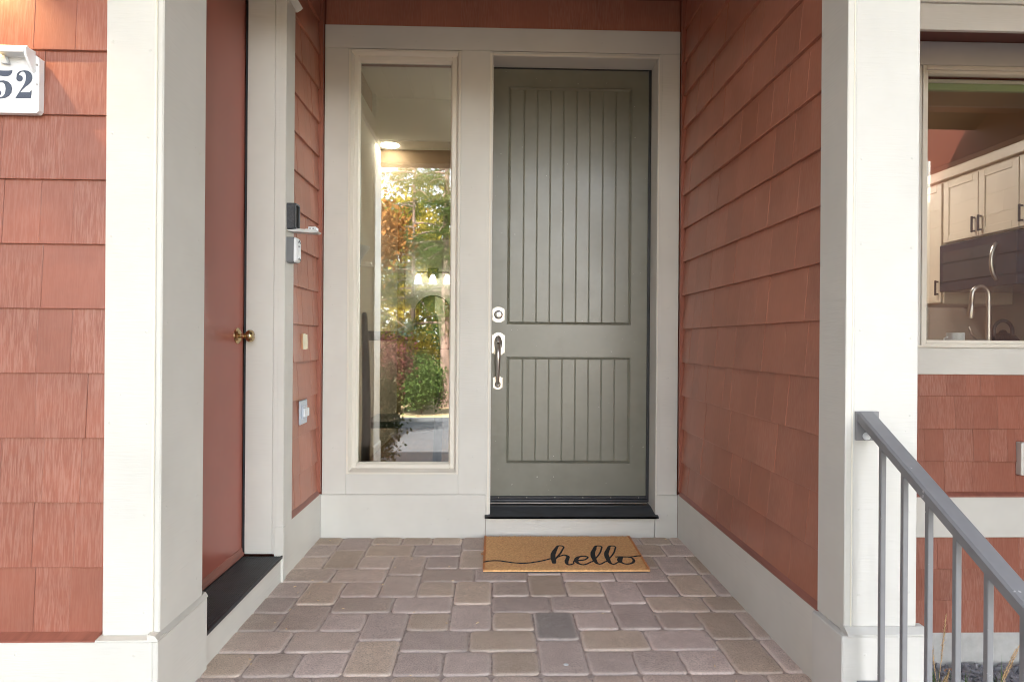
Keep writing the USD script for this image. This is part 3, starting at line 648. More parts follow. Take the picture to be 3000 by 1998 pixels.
box('base_board', 'cream_trim', T, -6.0, -.9690, -1.7760, -1.7345, -.745, .2400, .002)
box('base_board', 'cream_trim', T, -.9686, -.9535, -1.7760, -1.4530, -.745, .2400, .003)
MB().prism(Polygon([(-1.7775, .2402), (-1.7775, .2440), (-1.7560, .2474), (-1.7345, .2474), (-1.7345, .2402)]), -1.1280, -.9525, ((0, 0, 0), (0, 1, 0), (0, 0, 1), (1, 0, 0))).build('plinth_cap', 'cream_trim', T)
MB().prism(Polygon([(-.9820, .2404), (-.9520, .2404), (-.9520, .2440), (-.9600, .2565), (-.9820, .2600)]), 1.4525, 1.7785, ((0, 0, 0), (1, 0, 0), (0, 0, 1), (0, -1, 0))).build('plinth_cap', 'cream_trim', T)
MB().prism(Polygon([(-1.7800, .2402), (-1.7800, .2440), (-1.7460, .2560), (-1.7345, .2560), (-1.7345, .2402)]), -6.0, -1.1285, ((0, 0, 0), (0, 1, 0), (0, 0, 1), (1, 0, 0))).build('sill_strip', 'red_sill_paint', T)

# --- kitchen window wall on the right
T = thing('kitchen_wall', 'red shingled wall with cream bands below the kitchen window at the right edge', 'wall')
WX0, WX1, WZ0, WZ1 = 2.449, 4.05, 1.088, 2.681
s = MB()
for x0, x1, z0, z1 in ((1.26, WX0 + .01, -.553, 3.1), (WX1 - .01, 4.5, -.553, 3.1), (WX0 + .01, WX1 - .01, -.553, WZ0 + .01), (WX0 + .01, WX1 - .01, WZ1 - .01, 3.1)):
    s.box(x0, x1, .012, .14, z0, z1)
s.build('sheathing', 'sheathing_paint', T)
shingle_wall(T, 'red_shingle', (0, .012, 0), (1, 0, 0), (0, -1, 0), 1.26, 4.49, [.2560, .4310, .6190, .8080], .932, seed=41, holes=[(3.020, 3.16, .350, .548)])
shingle_wall(T, 'red_shingle', (0, .012, 0), (1, 0, 0), (0, -1, 0), 1.26, 4.49, [-.5530, -.3670, -.1860], -.004, seed=42)
shingle_wall(T, 'red_shingle', (0, .012, 0), (1, 0, 0), (0, -1, 0), 1.26, 2.298, [.808 + .1875 * k for k in range(1, 11)], 2.84, seed=43, holes=[(2.195, 2.30, .90, 1.088), (2.195, 2.30, 2.70, 2.85)])
box('apron_board', 'cream_trim', T, 2.20, 4.30, -.006, .014, .9315, 1.0860, .002)
box('side_board', 'cream_trim', T, 2.30, 2.4470, -.005, .014, 1.0870, 2.7045, .002)
box('header_board', 'cream_trim', T, 2.20, 4.30, -.008, .014, 2.7055, 2.840, .002)
box('band_board', 'cream_trim', T, 1.26, 4.49, -.006, .014, -.0035, .2280, .002)
MB().prism(Polygon([(-.0110, .2282), (.0115, .2282), (.0115, .256), (-.0110, .2380)]), 1.26, 4.49, ((0, 0, 0), (0, 1, 0), (0, 0, 1), (1, 0, 0))).build('sill_strip', 'red_sill_paint', T)
box('foundation', 'concrete', T, 1.26, 4.49, .006, .20, -1.0, -.5535, 0)
T = thing('mounting_block', 'cream block with an outlet cover on the red siding at the right edge', 'utility box')
box('block', 'cream_trim', T, 3.0240, 3.155, -.030, .012, .3570, .5450, .003)
box('cover', 'white_plastic', T, 3.050, 3.128, -.044, -.0305, .385, .515, .004)

T = thing('kitchen_window', 'cream framed kitchen window with a tap and white cabinets seen through it', 'window')
frame4('frame', 'window_vinyl', T, WX0, WX1, WZ0, WZ1 + .022, .022, -.010, .05, .002)
frame4('sash', 'window_vinyl', T, WX0 + .0225, WX1 - .0225, WZ0 + .0225, WZ1 - .0005, .018, .006, .05, .002)
box('blind_rail', 'blind_vinyl', T, WX0 + .06, WX1 - .06, .085, .115, 2.600, 2.640, .003)
box('blind_cassette', 'window_vinyl', T, WX0 + .06, WX1 - .06, .080, .125, 2.6405, 2.662, .003)
box('glass_pane', 'kitchen_glass', T, WX0 + .038, WX1 - .038, .032, .036, WZ0 + .038, WZ1 - .016, 0)
box('sill', 'window_vinyl', T, WX0 - .06, WX1 + .05, -.022, .010, WZ0 - .018 + .0165, WZ0 + .0115, .002)

# --- eave over the kitchen window
T = thing('window_eave', 'cream fascia boards with a dark soffit over the kitchen window', 'eave')
box('soffit', 'porch_ceiling_paint', T, 1.262, 4.49, -.46, .012, 2.842, 2.90, 0)
box('fascia_board', 'white_trim', T, 1.262, 4.49, -.484, -.4605, 2.672, 2.802, .002)
box('fascia_board', 'white_trim', T, 1.262, 4.49, -.500, -.4605, 2.8025, 3.02, .002)

# --- neighbouring wing on the far right (mirrored in the kitchen window)
T = thing('garage_wing', 'red shingled garage side wall mirrored in the kitchen window', 'wall')
s = MB(); s.box(4.512, 8.5, -2.95, .2, -.8, 4.3); s.build('sheathing', 'sheathing_paint', T)
shingle_wall(T, 'red_shingle', (4.512, 0, 0), (0, -1, 0), (-1, 0, 0), .05, 2.86, [.60 + .1875 * k for k in range(11)], 2.66, seed=50, wmin=.14, wmax=.26)
box('corner_board', 'cream_trim', T, 4.494, 4.5115, -2.97, -2.865, -.74, 3.0, .002)

T = thing('garage_block', 'cream block added far left to keep side sky off the front wall', 'light_blocker')  # unseen block added to shade the front faces
box('block_wall', 'white_trim', T, -9.0, -4.10, -6.6, -1.78, -.8, 4.6, 0)
box('block_roof', 'roof_shingle', T, -9.3, -3.85, -6.9, -1.78, 4.605, 4.8, .01)

# ------------------------------------------------------------------ porch ceiling, front beam and the house above
T = thing('porch_roof', 'white boarded porch ceiling with a dark front beam above the entry', 'porch roof')
for k in range(12):
    box('ceiling_board', 'porch_white', T, -1.01 + k * .175, -.8372 + k * .175, -1.74, .02, CEIL + .002, CEIL + .03, .002)
box('front_beam', 'porch_ceiling_paint', T, -.9595, 1.070, -1.753, -1.60, 2.56, 3.08, .003); box('frieze_board', 'cream_trim', T, -.9595, 1.070, -1.5995, -1.575, 2.74, 3.08, .003)
box('roof_overhang', 'porch_ceiling_paint', T, -8.0, 1.35, -3.65, -1.765, 3.115, 3.25, .003)  # depth made up to keep high sky off the front faces
T = thing('house', 'upper storey and roof of the red shingled house', 'house')
s = MB(); s.box(-8.0, 8.5, -1.76, -1.60, 3.105, 3.32); s.box(-8.0, 8.5, -1.60, 9.0, 3.115, 3.32); s.build('upper_wall', 'red_paint', T)
s = MB()
s.prism(Polygon([(-2.25, 3.30), (3.6, 6.9), (9.6, 3.30), (9.6, 3.12), (3.6, 6.72), (-2.25, 3.12)]), -8.6, 9.1, ((0, 0, 0), (0, 1, 0), (0, 0, 1), (1, 0, 0)))
s.build('roof', 'roof_shingle', T)
s = MB()
s.prism(Polygon([(-1.5, 3.32), (3.6, 6.65), (9.0, 3.32)]), -8.0, -7.85, ((0, 0, 0), (0, 1, 0), (0, 0, 1), (1, 0, 0)))
s.prism(Polygon([(-1.5, 3.32), (3.6, 6.65), (9.0, 3.32)]), 8.35, 8.5, ((0, 0, 0), (0, 1, 0), (0, 0, 1), (1, 0, 0)))
s.box(-8.0, -6.0, -1.73, 9.0, -.8, 3.1); s.box(-6.0, 8.5, 8.8, 9.0, -.8, 3.1); s.box(8.3, 8.5, .2, 9.0, -.8, 3.1)
s.build('gable_wall', 'red_paint', T)

# ------------------------------------------------------------------ things on the porch
# doormat
T = thing('doormat', 'tan coir doormat with hello in black script lying below the front door', 'doormat')
A_, B_, C_, D_ = np.array([-.0435, -.036]), np.array([.768, -.037]), np.array([.757, -.570]), np.array([-.0440, -.567])
nx_, ny_ = 60, 40
V, F = [], []
for j in range(ny_ + 1):
    for i in range(nx_ + 1):
        u, v = i / nx_, j / ny_
        p = (A_ * (1 - u) + B_ * u) * (1 - v) + (D_ * (1 - u) + C_ * u) * v
        ed = min(u * .8, (1 - u) * .8, v * .53, (1 - v) * .53)
        z = .0165 + .0012 * meshkit.noise(np.array([p[0] * 60, p[1] * 60, 1.0])) - .004 * max(0, 1 - ed / .012) ** 2
        V.append((*p, z))
for j in range(ny_):
    for i in range(nx_):
        q = j * (nx_ + 1) + i
        F += [[q, q + nx_ + 1, q + 1], [q + 1, q + nx_ + 1, q + nx_ + 2]]
s = MB().add(V, F); s.build('pile', 'coir', T, smooth=True)
MB().prism(Polygon([A_, B_, C_, D_]).buffer(-.0015), .0022, .0052, ((0, 0, 0), (1, 0, 0), (0, 1, 0), (0, 0, 1))).build('backing', 'black_rubber', T)
MB().prism(Polygon([A_, B_, C_, D_]).buffer(-.0006), .0053, .0130, ((0, 0, 0), (1, 0, 0), (0, 1, 0), (0, 0, 1))).build('pile_side', 'coir', T)
# script
HELLO = {"entry":[[-0.0415,-0.464,14],[-0.0151,-0.451,14],[0.0184,-0.4457,13],[0.0593,-0.4569,15],[0.0961,-0.4735,17],[0.1364,-0.4834,17],[0.1698,-0.4815,16],[0.2076,-0.4687,14],[0.2462,-0.4492,11],[0.2901,-0.4183,12]],"h":[[0.3168,-0.4162,14],[0.3315,-0.3822,22],[0.3523,-0.3298,22],[0.3696,-0.2695,20],[0.3717,-0.2196,17],[0.3583,-0.2132,22],[0.3391,-0.2446,38],[0.3197,-0.3117,58],[0.307,-0.3821,62],[0.3053,-0.4385,58],[0.3038,-0.4823,48]],"h2":[[0.3109,-0.4385,14],[0.3279,-0.3993,15],[0.3497,-0.3731,16],[0.3699,-0.3639,22],[0.3815,-0.3802,40],[0.3774,-0.4166,46],[0.369,-0.4499,48],[0.3661,-0.4826,40],[0.3726,-0.5062,18],[0.386,-0.5021,14],[0.4011,-0.485,13]],"e":[[0.4011,-0.485,13],[0.4268,-0.4447,15],[0.4538,-0.4393,17],[0.4751,-0.4171,18],[0.4814,-0.3922,18],[0.4695,-0.3818,20],[0.446,-0.3851,32],[0.4254,-0.4112,52],[0.4167,-0.4502,54],[0.4229,-0.4884,36],[0.4408,-0.5067,18],[0.4648,-0.494,16],[0.4957,-0.4616,14]],"l":[[0.4957,-0.4616,14],[0.5288,-0.3947,17],[0.5607,-0.3129,20],[0.5754,-0.258,20],[0.5748,-0.2204,19],[0.5613,-0.2166,26],[0.5401,-0.2542,46],[0.5202,-0.3187,56],[0.5106,-0.3889,58],[0.5106,-0.4452,50],[0.5139,-0.4835,36],[0.5231,-0.4997,20],[0.5397,-0.489,15],[0.563,-0.462,14]],"l2":[[0.5636,-0.4631,14],[0.5982,-0.3962,17],[0.6319,-0.3144,20],[0.6477,-0.2596,20],[0.6479,-0.222,19],[0.6345,-0.2181,26],[0.6125,-0.2557,46],[0.5912,-0.3202,56],[0.5801,-0.3904,58],[0.5789,-0.4467,50],[0.5814,-0.485,36],[0.5903,-0.5012,20],[0.6071,-0.4905,15],[0.631,-0.4635,14]],"o":[[0.6283,-0.4733,14],[0.6299,-0.4459,40],[0.6421,-0.4123,56],[0.6531,-0.3953,30],[0.6375,-0.4459,50],[0.6397,-0.4821,28],[0.655,-0.4983,18],[0.6784,-0.4931,30],[0.701,-0.4628,34],[0.7066,-0.4262,28],[0.6979,-0.4013,18],[0.6708,-0.3931,14],[0.6481,-0.3919,14],[0.6244,-0.3952,10]],"tail":[[0.6886,-0.4001,12],[0.7137,-0.3899,12],[0.735,-0.3808,11],[0.7560,-0.3752,9]]}
polys = []
for n_, pts in HELLO.items():
    p = np.array(pts); t = np.r_[0, np.cumsum(np.hypot(*np.diff(p[:, :2], axis=0).T))]
    cs = CubicSpline(t, p[:, :2]); tt = np.linspace(0, t[-1], 70); q = cs(tt); w = np.interp(tt, t, p[:, 2])
    rx = .00021 * w                                       # a flat brush: broad along x on the down strokes, never thinner than 5 mm
    for a in range(69):
        e = [Point(*q[k]).buffer(1, 8) for k in (a, a + 1)]
        from shapely import affinity
        e = [affinity.scale(g, max(.0030, rx[k]), .0062 + rx[k] * .12) for g, k in zip(e, (a, a + 1))]
        polys.append(unary_union(e).convex_hull)
script = unary_union(polys).simplify(.0006)
matpoly = Polygon([A_, B_, C_, D_])
script = script.intersection(matpoly.buffer(-.001))
MB().prism(script, .0150, .0184, ((0, 0, 0), (1, 0, 0), (0, 1, 0), (0, 0, 1))).build('lettering', 'mat_ink', T)
s = MB(); V, F = [], []
from shapely import contains_xy
cnt = 0
N = 26000
uv = nrng.random((N, 2)); edge = nrng.random(N) < .22
side = nrng.integers(0, 3, N)
uv[edge & (side == 0), 1] = 1 - nrng.random((edge & (side == 0)).sum()) * .02
uv[edge & (side == 1), 0] = nrng.random((edge & (side == 1)).sum()) * .012
uv[edge & (side == 2), 0] = 1 - nrng.random((edge & (side == 2)).sum()) * .012
pp = (A_[None] * (1 - uv[:, :1]) + B_[None] * uv[:, :1]) * (1 - uv[:, 1:]) + (D_[None] * (1 - uv[:, :1]) + C_[None] * uv[:, :1]) * uv[:, 1:]
inside = contains_xy(script, pp[:, 0], pp[:, 1])
pp2, uv2 = pp[~inside], uv[~inside]
az = nrng.random(len(pp2)) * 6.283; ln = nrng.uniform(.004, .011, len(pp2)); wd = nrng.uniform(.0007, .0015, len(pp2))
dxy = np.stack([np.cos(az), np.sin(az)], 1)
side_v = np.stack([-np.sin(az), np.cos(az)], 1)
base = np.c_[pp2, np.full(len(pp2), .0155)]
outw = np.zeros((len(pp2), 2)); outw[uv2[:, 1] > .98, 1] = -.003; outw[uv2[:, 0] > .988, 0] = .003; outw[uv2[:, 0] < .012, 0] = -.003
base[uv2[:, 1] > .98, 2] -= nrng.random((uv2[:, 1] > .98).sum()) * .011
tip = base + np.c_[dxy * (ln * .7)[:, None] + outw * .5, ln * .35 + .0004]
V = np.stack([base + np.c_[side_v * wd[:, None], np.zeros(len(pp2))], base - np.c_[side_v * wd[:, None], np.zeros(len(pp2))], tip], 1).reshape(-1, 3)
MB().add(V, np.arange(len(V)).reshape(-1, 3)).build('coir_fibres', 'coir_fibre', T, kind='stuff')
MB().lathe([(0, -.004), (.008, -.002), (.010, .003), (.006, .007), (0, .008)], (-.050, -.310, .006), (0, 0, 1), 12).build('loose_tuft', 'raw_wood', T, smooth=True)

rl = random.Random(9)
s = MB()
for k in range(46):
    x, y = rl.uniform(-.95, .98), rl.uniform(-1.75, -.05)
    if -.08 < x < .80 and y > -.60: continue
    a = rl.uniform(0, 6.28); l, w = rl.uniform(.002, .008), rl.uniform(.0006, .0018)
    c, d = math.cos(a), math.sin(a)
    V = [(x + c * u * l - d * v * w, y + d * u * l + c * v * w, z) for z in (.0010, .0032) for u, v in ((-1, -1), (1, -1), (1, 1), (-1, 1))]
    s.add(V, [[0, 3, 2, 1], [4, 5, 6, 7], [0, 1, 5, 4], [1, 2, 6, 5], [2, 3, 7, 6], [3, 0, 4, 7]])
s.build('litter', 'straw', '/World', kind='stuff', label='bits of dry straw and leaf scattered on the pavers', category='litter')
T = thing('bird_dropping', 'white bird dropping on a mauve paver near the bottom edge', 'stain')
MB().lathe([(.0092, 0), (.0078, .0006), (.004, .0010), (0, .0011)], (.255, -1.445, .0012), (0, 0, 1), 14).build('spot', 'white_plastic', T, smooth=True)

# lock boxes on the casing
def lockbox_shell(y0, y1, z0, z1, d):
    X0 = -.9558
    return X0, y0, y1, z0, z1, d
T = thing('open_lock_box', 'black pebbled key box with its pale door hanging open on the casing', 'key box')
X0 = -.9558; y0, y1, z0, z1 = -.652, -.582, 1.612, 1.735
s = MB()
def rbox2(poly_h, x0, x1, axes_y): pass
shape = sbox(y0 + .008, z0 + .010, y1 - .008, z1 - .018).buffer(.008, 4).union(sbox(y0 + .012, z0 + .012, y1 - .012, z1 - .014).buffer(.012, 5))
YX = ((0, 0, 0), (0, 1, 0), (0, 0, 1), (1, 0, 0))
s.prism(shape, X0, X0 + .034, YX); s.build('body', 'pebbled_black', T)
s = MB(); s.prism(shape.buffer(-.0015).difference(shape.buffer(-.009)), X0 + .0342, X0 + .041, YX); s.build('rim', 'black_rubber', T)
s = MB(); s.prism(shape.buffer(-.0095), X0 + .0342, X0 + .0352, YX); s.build('cavity', 'dark_gap', T)
s = MB()
prof = Polygon([(X0 + .026, z0 - .002), (X0 + .060, z0 + .001), (X0 + .125, z0 - .004), (X0 + .142, z0 - .009), (X0 + .138, z0 - .015), (X0 + .110, z0 - .0165), (X0 + .060, z0 - .0125), (X0 + .030, z0 - .012), (X0 + .002, z0 - .0075), (X0 + .002, z0 - .003)])
s.prism(prof, y0 + .004, y1 - .004, ((0, 0, 0), (1, 0, 0), (0, 0, 1), (0, 1, 0)))
dd = s.build('open_door', 'silver_paint', T)
box('lock_mechanism', 'white_plastic', dd, X0 + .094, X0 + .130, y0 + .012, y1 - .012, z0 - .003, z0 + .013, .002)
box('lock_mechanism', 'silver_paint', dd, X0 + .080, X0 + .0935, y0 + .018, y1 - .018, z0 - .003, z0 + .004, .001)
for k in range(2): MB().lathe([(0, -.0015), (.003, -.001), (.0035, 0)], (X0 + .104 + k * .014, y0 + .0118, z0 + .004), (0, 1, 0), 10).build('button', 'grey_plastic', dd)
T = thing('closed_lock_box', 'closed grey key box with a white cover below the open one on the casing', 'key box')
y0, y1, z0, z1 = -.654, -.584, 1.458, 1.578
shape = sbox(y0 + .010, z0 + .010, y1 - .010, z1 - .012).buffer(.010, 4)
MB().prism(shape, X0, X0 + .030, YX).build('body', 'grey_plastic', T)
MB().prism(shape.buffer(-.001), X0 + .0302, X0 + .0332, YX).build('gasket', 'black_rubber', T)
s = MB()
V, F = [], []
ring = np.array(shape.buffer(-.0018).exterior.coords)[:-1]
if Polygon(ring).exterior.is_ccw is False: ring = ring[::-1]
cyc = ring.mean(0); n = len(ring)
for sc_, xx in ((1, X0 + .0334), (1, X0 + .038), (.93, X0 + .044), (.75, X0 + .0475)):
    for p in ring:
        q = cyc + (p - cyc) * sc_
        V.append((xx + (.0035 * (1 - ((q[1] - cyc[1]) / .06) ** 2) if xx > X0 + .034 else 0), q[0], q[1]))
V.append((X0 + .0512, cyc[0], cyc[1]))
for i in range(3):
    for k in range(n): F += [[i * n + k, i * n + (k + 1) % n, (i + 1) * n + (k + 1) % n], [i * n + k, (i + 1) * n + (k + 1) % n, (i + 1) * n + k]]
for k in range(n): F.append([3 * n + k, 3 * n + (k + 1) % n, 4 * n])
cv = s.add(V, F).build('cover', 'pale_plastic', T, smooth=40)
s = MB()
for k, (yy, zz, hh) in enumerate(((-.634, 1.548, .010), (-.622, 1.553, .012), (-.609, 1.548, .008), (-.634, 1.528, .009), (-.620, 1.531, .007), (-.632, 1.472, .006), (-.623, 1.474, .008), (-.614, 1.471, .005), (-.605, 1.473, .006))):
    s.box(X0 + .0500, X0 + .0518, yy, yy + .004, zz, zz + hh, 0)
s.build('marking', 'sign_ink', cv)

# switch plate and bare patch on the shingles of the left side wall
T = thing('switch_plate', 'pale blue-grey double switch plate low on the left side wall', 'switch plate')
SX = -.978
box('plate', 'blue_grey_plastic', T, SX, SX + .010, -.372, -.256, .674, .795, .003)
box('cover_frame', 'blue_grey_plastic', T, SX + .0101, SX + .016, -.352, -.274, .700, .772, .002)
for yy in (-.347, -.320, -.293):
    box('rocker', 'pale_plastic', T, SX + .0161, SX + .027, yy, yy + .016, .712, .754, .002)
for yy in (-.330, -.303):
    MB().tube([(SX + .020, yy, .756), (SX + .020, yy, .766)], .003, 8).build('screw_post', 'silver_paint', T, smooth=True)
T = thing('bare_patch', 'small cream chip of bare board left on the left side wall shingles', 'wood block')
s = MB(); s.prism(Polygon([(-.318, 1.134), (-.288, 1.134), (-.285, 1.131), (-.255, 1.130), (-.250, 1.108), (-.246, 1.085), (-.249, 1.056), (-.300, 1.053)]), SX, SX + .0075, YX); s.build('chip', 'raw_cream', T)
box('raw_edge', 'raw_wood', T, SX - .001, SX + .003, -.330, -.3185, 1.054, 1.134, 0)

# house number sign
T = thing('house_number_sign', 'white hooded house number sign reading 52 on the left shingle wall', 'house number')
SY = -1.743
xr, zt, zb, xl = -1.3050, 1.9240, 1.7445, -1.640
fr = Polygon([(xl, zb), (xr - .008, zb), (xr, zb + .008), (xr, zt - .022), (xr - .032, zt), (xl, zt)])
XZ = ((0, SY, 0), (1, 0, 0), (0, 0, 1), (0, -1, 0))
MB().prism(fr, 0, .012, XZ).build('back_plate', 'white_plastic', T)
win = sbox(xl + .02, zb + .022, xr - .0125, zt - .037)
MB().prism(fr.difference(win).difference(sbox(xl + .02, zt - .050, xr - .0125, zt - .018)), .0122, .0205, XZ).build('frame', 'white_plastic', T)
MB().prism(Polygon([(.012, zt - .020), (.012, zt), (.056, zt - .002), (.062, zt - .008), (.062, zt - .022), (.058, zt - .022), (.056, zt - .014), (.036, zt - .0125)]), xl, xr - .0165, ((0, SY, 0), (0, -1, 0), (0, 0, 1), (1, 0, 0))).build('hood', 'white_plastic', T)
MB().prism(Polygon([(.012, zt - .022), (.056, zt - .002), (.062, zt - .010), (.058, zt - .030), (.046, zt - .046), (.030, zt - .060), (.012, zt - .066)]), xr - .016, xr - .009, ((0, SY, 0), (0, -1, 0), (0, 0, 1), (1, 0, 0))).build('hood_cheek', 'white_plastic', T)
fc = MB().prism(win.buffer(.004), .0122, .0152, XZ).build('face_panel', 'sign_face', T)
two = [(-1.3523,1.8388),(-1.3515,1.8457),(-1.3490,1.8501),(-1.3431,1.8548),(-1.3314,1.8573),(-1.3212,1.8558),(-1.3144,1.8507),(-1.3110,1.8430),(-1.3106,1.8353),(-1.3129,1.8275),(-1.3193,1.8196),(-1.3285,1.8126),(-1.3369,1.8047),(-1.3444,1.7947),(-1.3149,1.7953),(-1.3141,1.7982),(-1.3119,1.8008),(-1.3144,1.7805),(-1.3547,1.7797),(-1.3477,1.7907),(-1.3386,1.8055),(-1.3311,1.8177),(-1.3269,1.8298),(-1.3262,1.8419),(-1.3283,1.8496),(-1.3322,1.8542),(-1.3364,1.8551),(-1.3414,1.8540),(-1.3465,1.8493),(-1.3484,1.8423)]
flag = [(-1.4114,1.8557),(-1.3886,1.8552),(-1.3752,1.8554),(-1.3659,1.8566),(-1.3675,1.8497),(-1.3717,1.8441),(-1.3784,1.8412),(-1.3885,1.8407),(-1.3986,1.8422),(-1.4087,1.8427),(-1.4083,1.8249),(-1.4111,1.8231)]
bowl = [(-1.4111,1.8188),(-1.4036,1.8241),(-1.3985,1.8264),(-1.3884,1.8276),(-1.3766,1.8241),(-1.3690,1.8161),(-1.3664,1.8067),(-1.3680,1.7946),(-1.3747,1.7856),(-1.3847,1.7797),(-1.3982,1.7778),(-1.4100,1.7801),(-1.4134,1.7869),(-1.4083,1.7819),(-1.3982,1.7798),(-1.3898,1.7829),(-1.3840,1.7909),(-1.3820,1.8047),(-1.3841,1.8167),(-1.3901,1.8231),(-1.3968,1.8239),(-1.4052,1.8215)]
for dg in (unary_union([Polygon(two).buffer(0), Point(-1.3450, 1.8350).buffer(.0079)]), unary_union([Polygon(flag).buffer(0), Polygon(bowl).buffer(0), Point(-1.4050, 1.7931).buffer(.0085), Polygon([(-1.4125, 1.856), (-1.4095, 1.856), (-1.4095, 1.819), (-1.4125, 1.816)])])):
    dg = affinity.scale(dg.buffer(.0008, 4), 1.0137, 1.0137, origin=(0, 1.1046))
    MB().prism(dg, .0152, .0165, XZ).build('digit', 'sign_ink', fc)
MB().tube([(-1.425, SY - .036, zt - .024), (-1.400, SY - .036, zt - .024)], .0042, 8).build('bulb', 'sign_bulb', T, smooth=True)
MB().prism(Polygon([(-1.412, zt - .020), (-1.394, zt - .020), (-1.386, zt - .042), (-1.404, zt - .042)]), .020, .032, XZ).build('bulb_socket', 'silver_paint', T)
for zz in (1.8260, 1.8820):
    MB().lathe([(0, -.002), (.003, -.0016), (.0036, 0)], (xr - .0062, SY - .0205, zz), (0, 1, 0), 10).build('screw', 'nickel', T)

# wall lantern just above the picture, its light falls on the shingles and the sign
T = thing('wall_lantern', 'small dark lantern throwing warm light down the shingles left of the porch', 'lantern')
LX, LZ = -1.60, 2.30
s = MB(); s.lathe([(.052, .0), (.050, .0), (.046, .13), (.0, .13)], (LX, -1.86, LZ - .02), (0, 0, 1)); s.lathe([(0, .135), (.050, .135), (.056, .0), (.052, .0)], (LX, -1.86, LZ - .02), (0, 0, 1)); s.build('shade', 'black_metal', T, smooth=40)
box('arm', 'black_metal', T, LX - .012, LX + .012, -1.86, -1.744, LZ + .10, LZ + .125, .003)
bulb = MB().lathe([(0, -.022), (.015, -.015), (.021, 0), (.015, .015), (0, .022)], (LX, -1.86, LZ + .06), (0, 0, 1), 16).build('bulb', 'warm_lamp', T, smooth=True)
sl = UsdLux.SphereLight.Define(stage, T + '/lamp'); sl.CreateRadiusAttr(.012); sl.CreateIntensityAttr(1.0); sl.CreateColorAttr(Gf.Vec3f(1.0, .60, .27)); sl.CreateNormalizeAttr(True)
LAMP = sl; sl.AddTranslateOp().Set(Gf.Vec3d(LX, -1.86, LZ + .025))
sl.CreateIntensityAttr().Set(1.5)

def nails(parent, mt, pts, axis):
    for p in pts:
        MB().lathe([(0, .0011), (.0022, .0010), (.0042, .0004), (.0050, -.0004)], p, axis, 10).build('nail_head', mt, parent, smooth=True)
rn = random.Random(4)
nails('/World/front_wall', 'cream_trim', [(-1.105 + rn.uniform(-.004, .004) if k % 2 else -1.0 + rn.uniform(-.004, .004), -1.755, .33 + .27 * (k // 2) + rn.uniform(-.02, .02)) for k in range(14)] + [(-1.02, -1.776, .20), (-1.35, -1.776, .205)], (0, -1, 0))
nails('/World/front_wall', 'cream_trim', [(-.960, -1.72 + .2 * (k % 2), .34 + .27 * (k // 2) + rn.uniform(-.02, .02)) for k in range(14)], (1, 0, 0))
nails('/World/wing_wall', 'white_trim', [(1.09 if k % 2 else 1.243, -1.755, .36 + .26 * (k // 2) + rn.uniform(-.02, .02)) for k in range(12)] + [(1.10, -1.776, .19), (1.21, -1.776, .05), (1.16, -1.776, .12)], (0, -1, 0))
nails('/World/wing_wall', 'cream_trim', [(1.050, -.2 - .4 * k, .20 + rn.uniform(-.02, .02)) for k in range(4)], (-1, 0, 0))
nails('/World/entry_wall', 'cream_trim', [(-.90 + rn.uniform(-.01, .01), .001, .5 + .4 * k) for k in range(5)] + [(-.115 + rn.uniform(-.03, .03), .001, .45 + .38 * k) for k in range(6)] + [(.99, .001, .5 + .4 * k) for k in range(5)] + [(-.8 + .35 * k, 0, 2.79 + rn.uniform(-.02, .03)) for k in range(6)] + [(-.70, -.004, .16), (-.25, -.004, .10), (.99, -.004, .12)], (0, -1, 0))

# ------------------------------------------------------------------ stair rail
T = thing('stair_rail', 'grey steel stair rail with square balusters fixed to the cream post', 'railing')
SL = .545
rx0, rx1 = 1.0760, 1.1270
def sloped(y0, y1, zt0, th, x0, x1, ch=.004):
    """bar running from y0 to y1 (towards -y), its top at zt0 at y0 and falling"""
    m = trimesh.convex.convex_hull(np.array([(x, y, zt0 - (y0 - y) * SL + dz) for y in (y0, y1) for x, dz in ((x0 + ch, 0), (x1 - ch, 0), (x0, -ch), (x1, -ch), (x0, -th + ch), (x1, -th + ch), (x0 + ch, -th), (x1 - ch, -th))]))
    return m
MB().tm(sloped(-1.768, -3.05, .905, .036, rx0, rx1, .006)).build('top_rail', 'rail_paint', T, smooth=30)
MB().tm(sloped(-1.790, -3.05, .100, .032, 1.083, 1.119, .003)).build('bottom_rail', 'rail_paint', T, smooth=30)
for k in range(12):
    yb = -1.853 - .0985 * k
    zt_ = .905 - (-1.768 - yb) * SL - .030; zb_ = .100 - (-1.790 - yb) * SL - .005
    box('baluster', 'rail_paint', T, 1.0932, 1.1072, yb - .007, yb + .007, zb_, zt_, .0012)
box('newel_post', 'rail_paint', T, 1.075, 1.127, -3.10, -3.051, GZ, .905 - (3.05 - 1.768) * SL - .002, .003)
pl = box('wall_plate', 'rail_paint', T, 1.0740, 1.1420, -1.7665, -1.7555, .8180, .9040, .001)
MB().lathe([(0, -.011), (.006, -.0105), (.0105, -.006), (.0115, -.001), (.0115, 0)], (1.1035, -1.7670, .8315), (0, 1, 0), 18).build('bolt', 'pale_plastic', pl, smooth=40)
pl = box('wall_plate', 'rail_paint', T, 1.0740, 1.1420, -1.7890, -1.7765, .0150, .1150, .001)

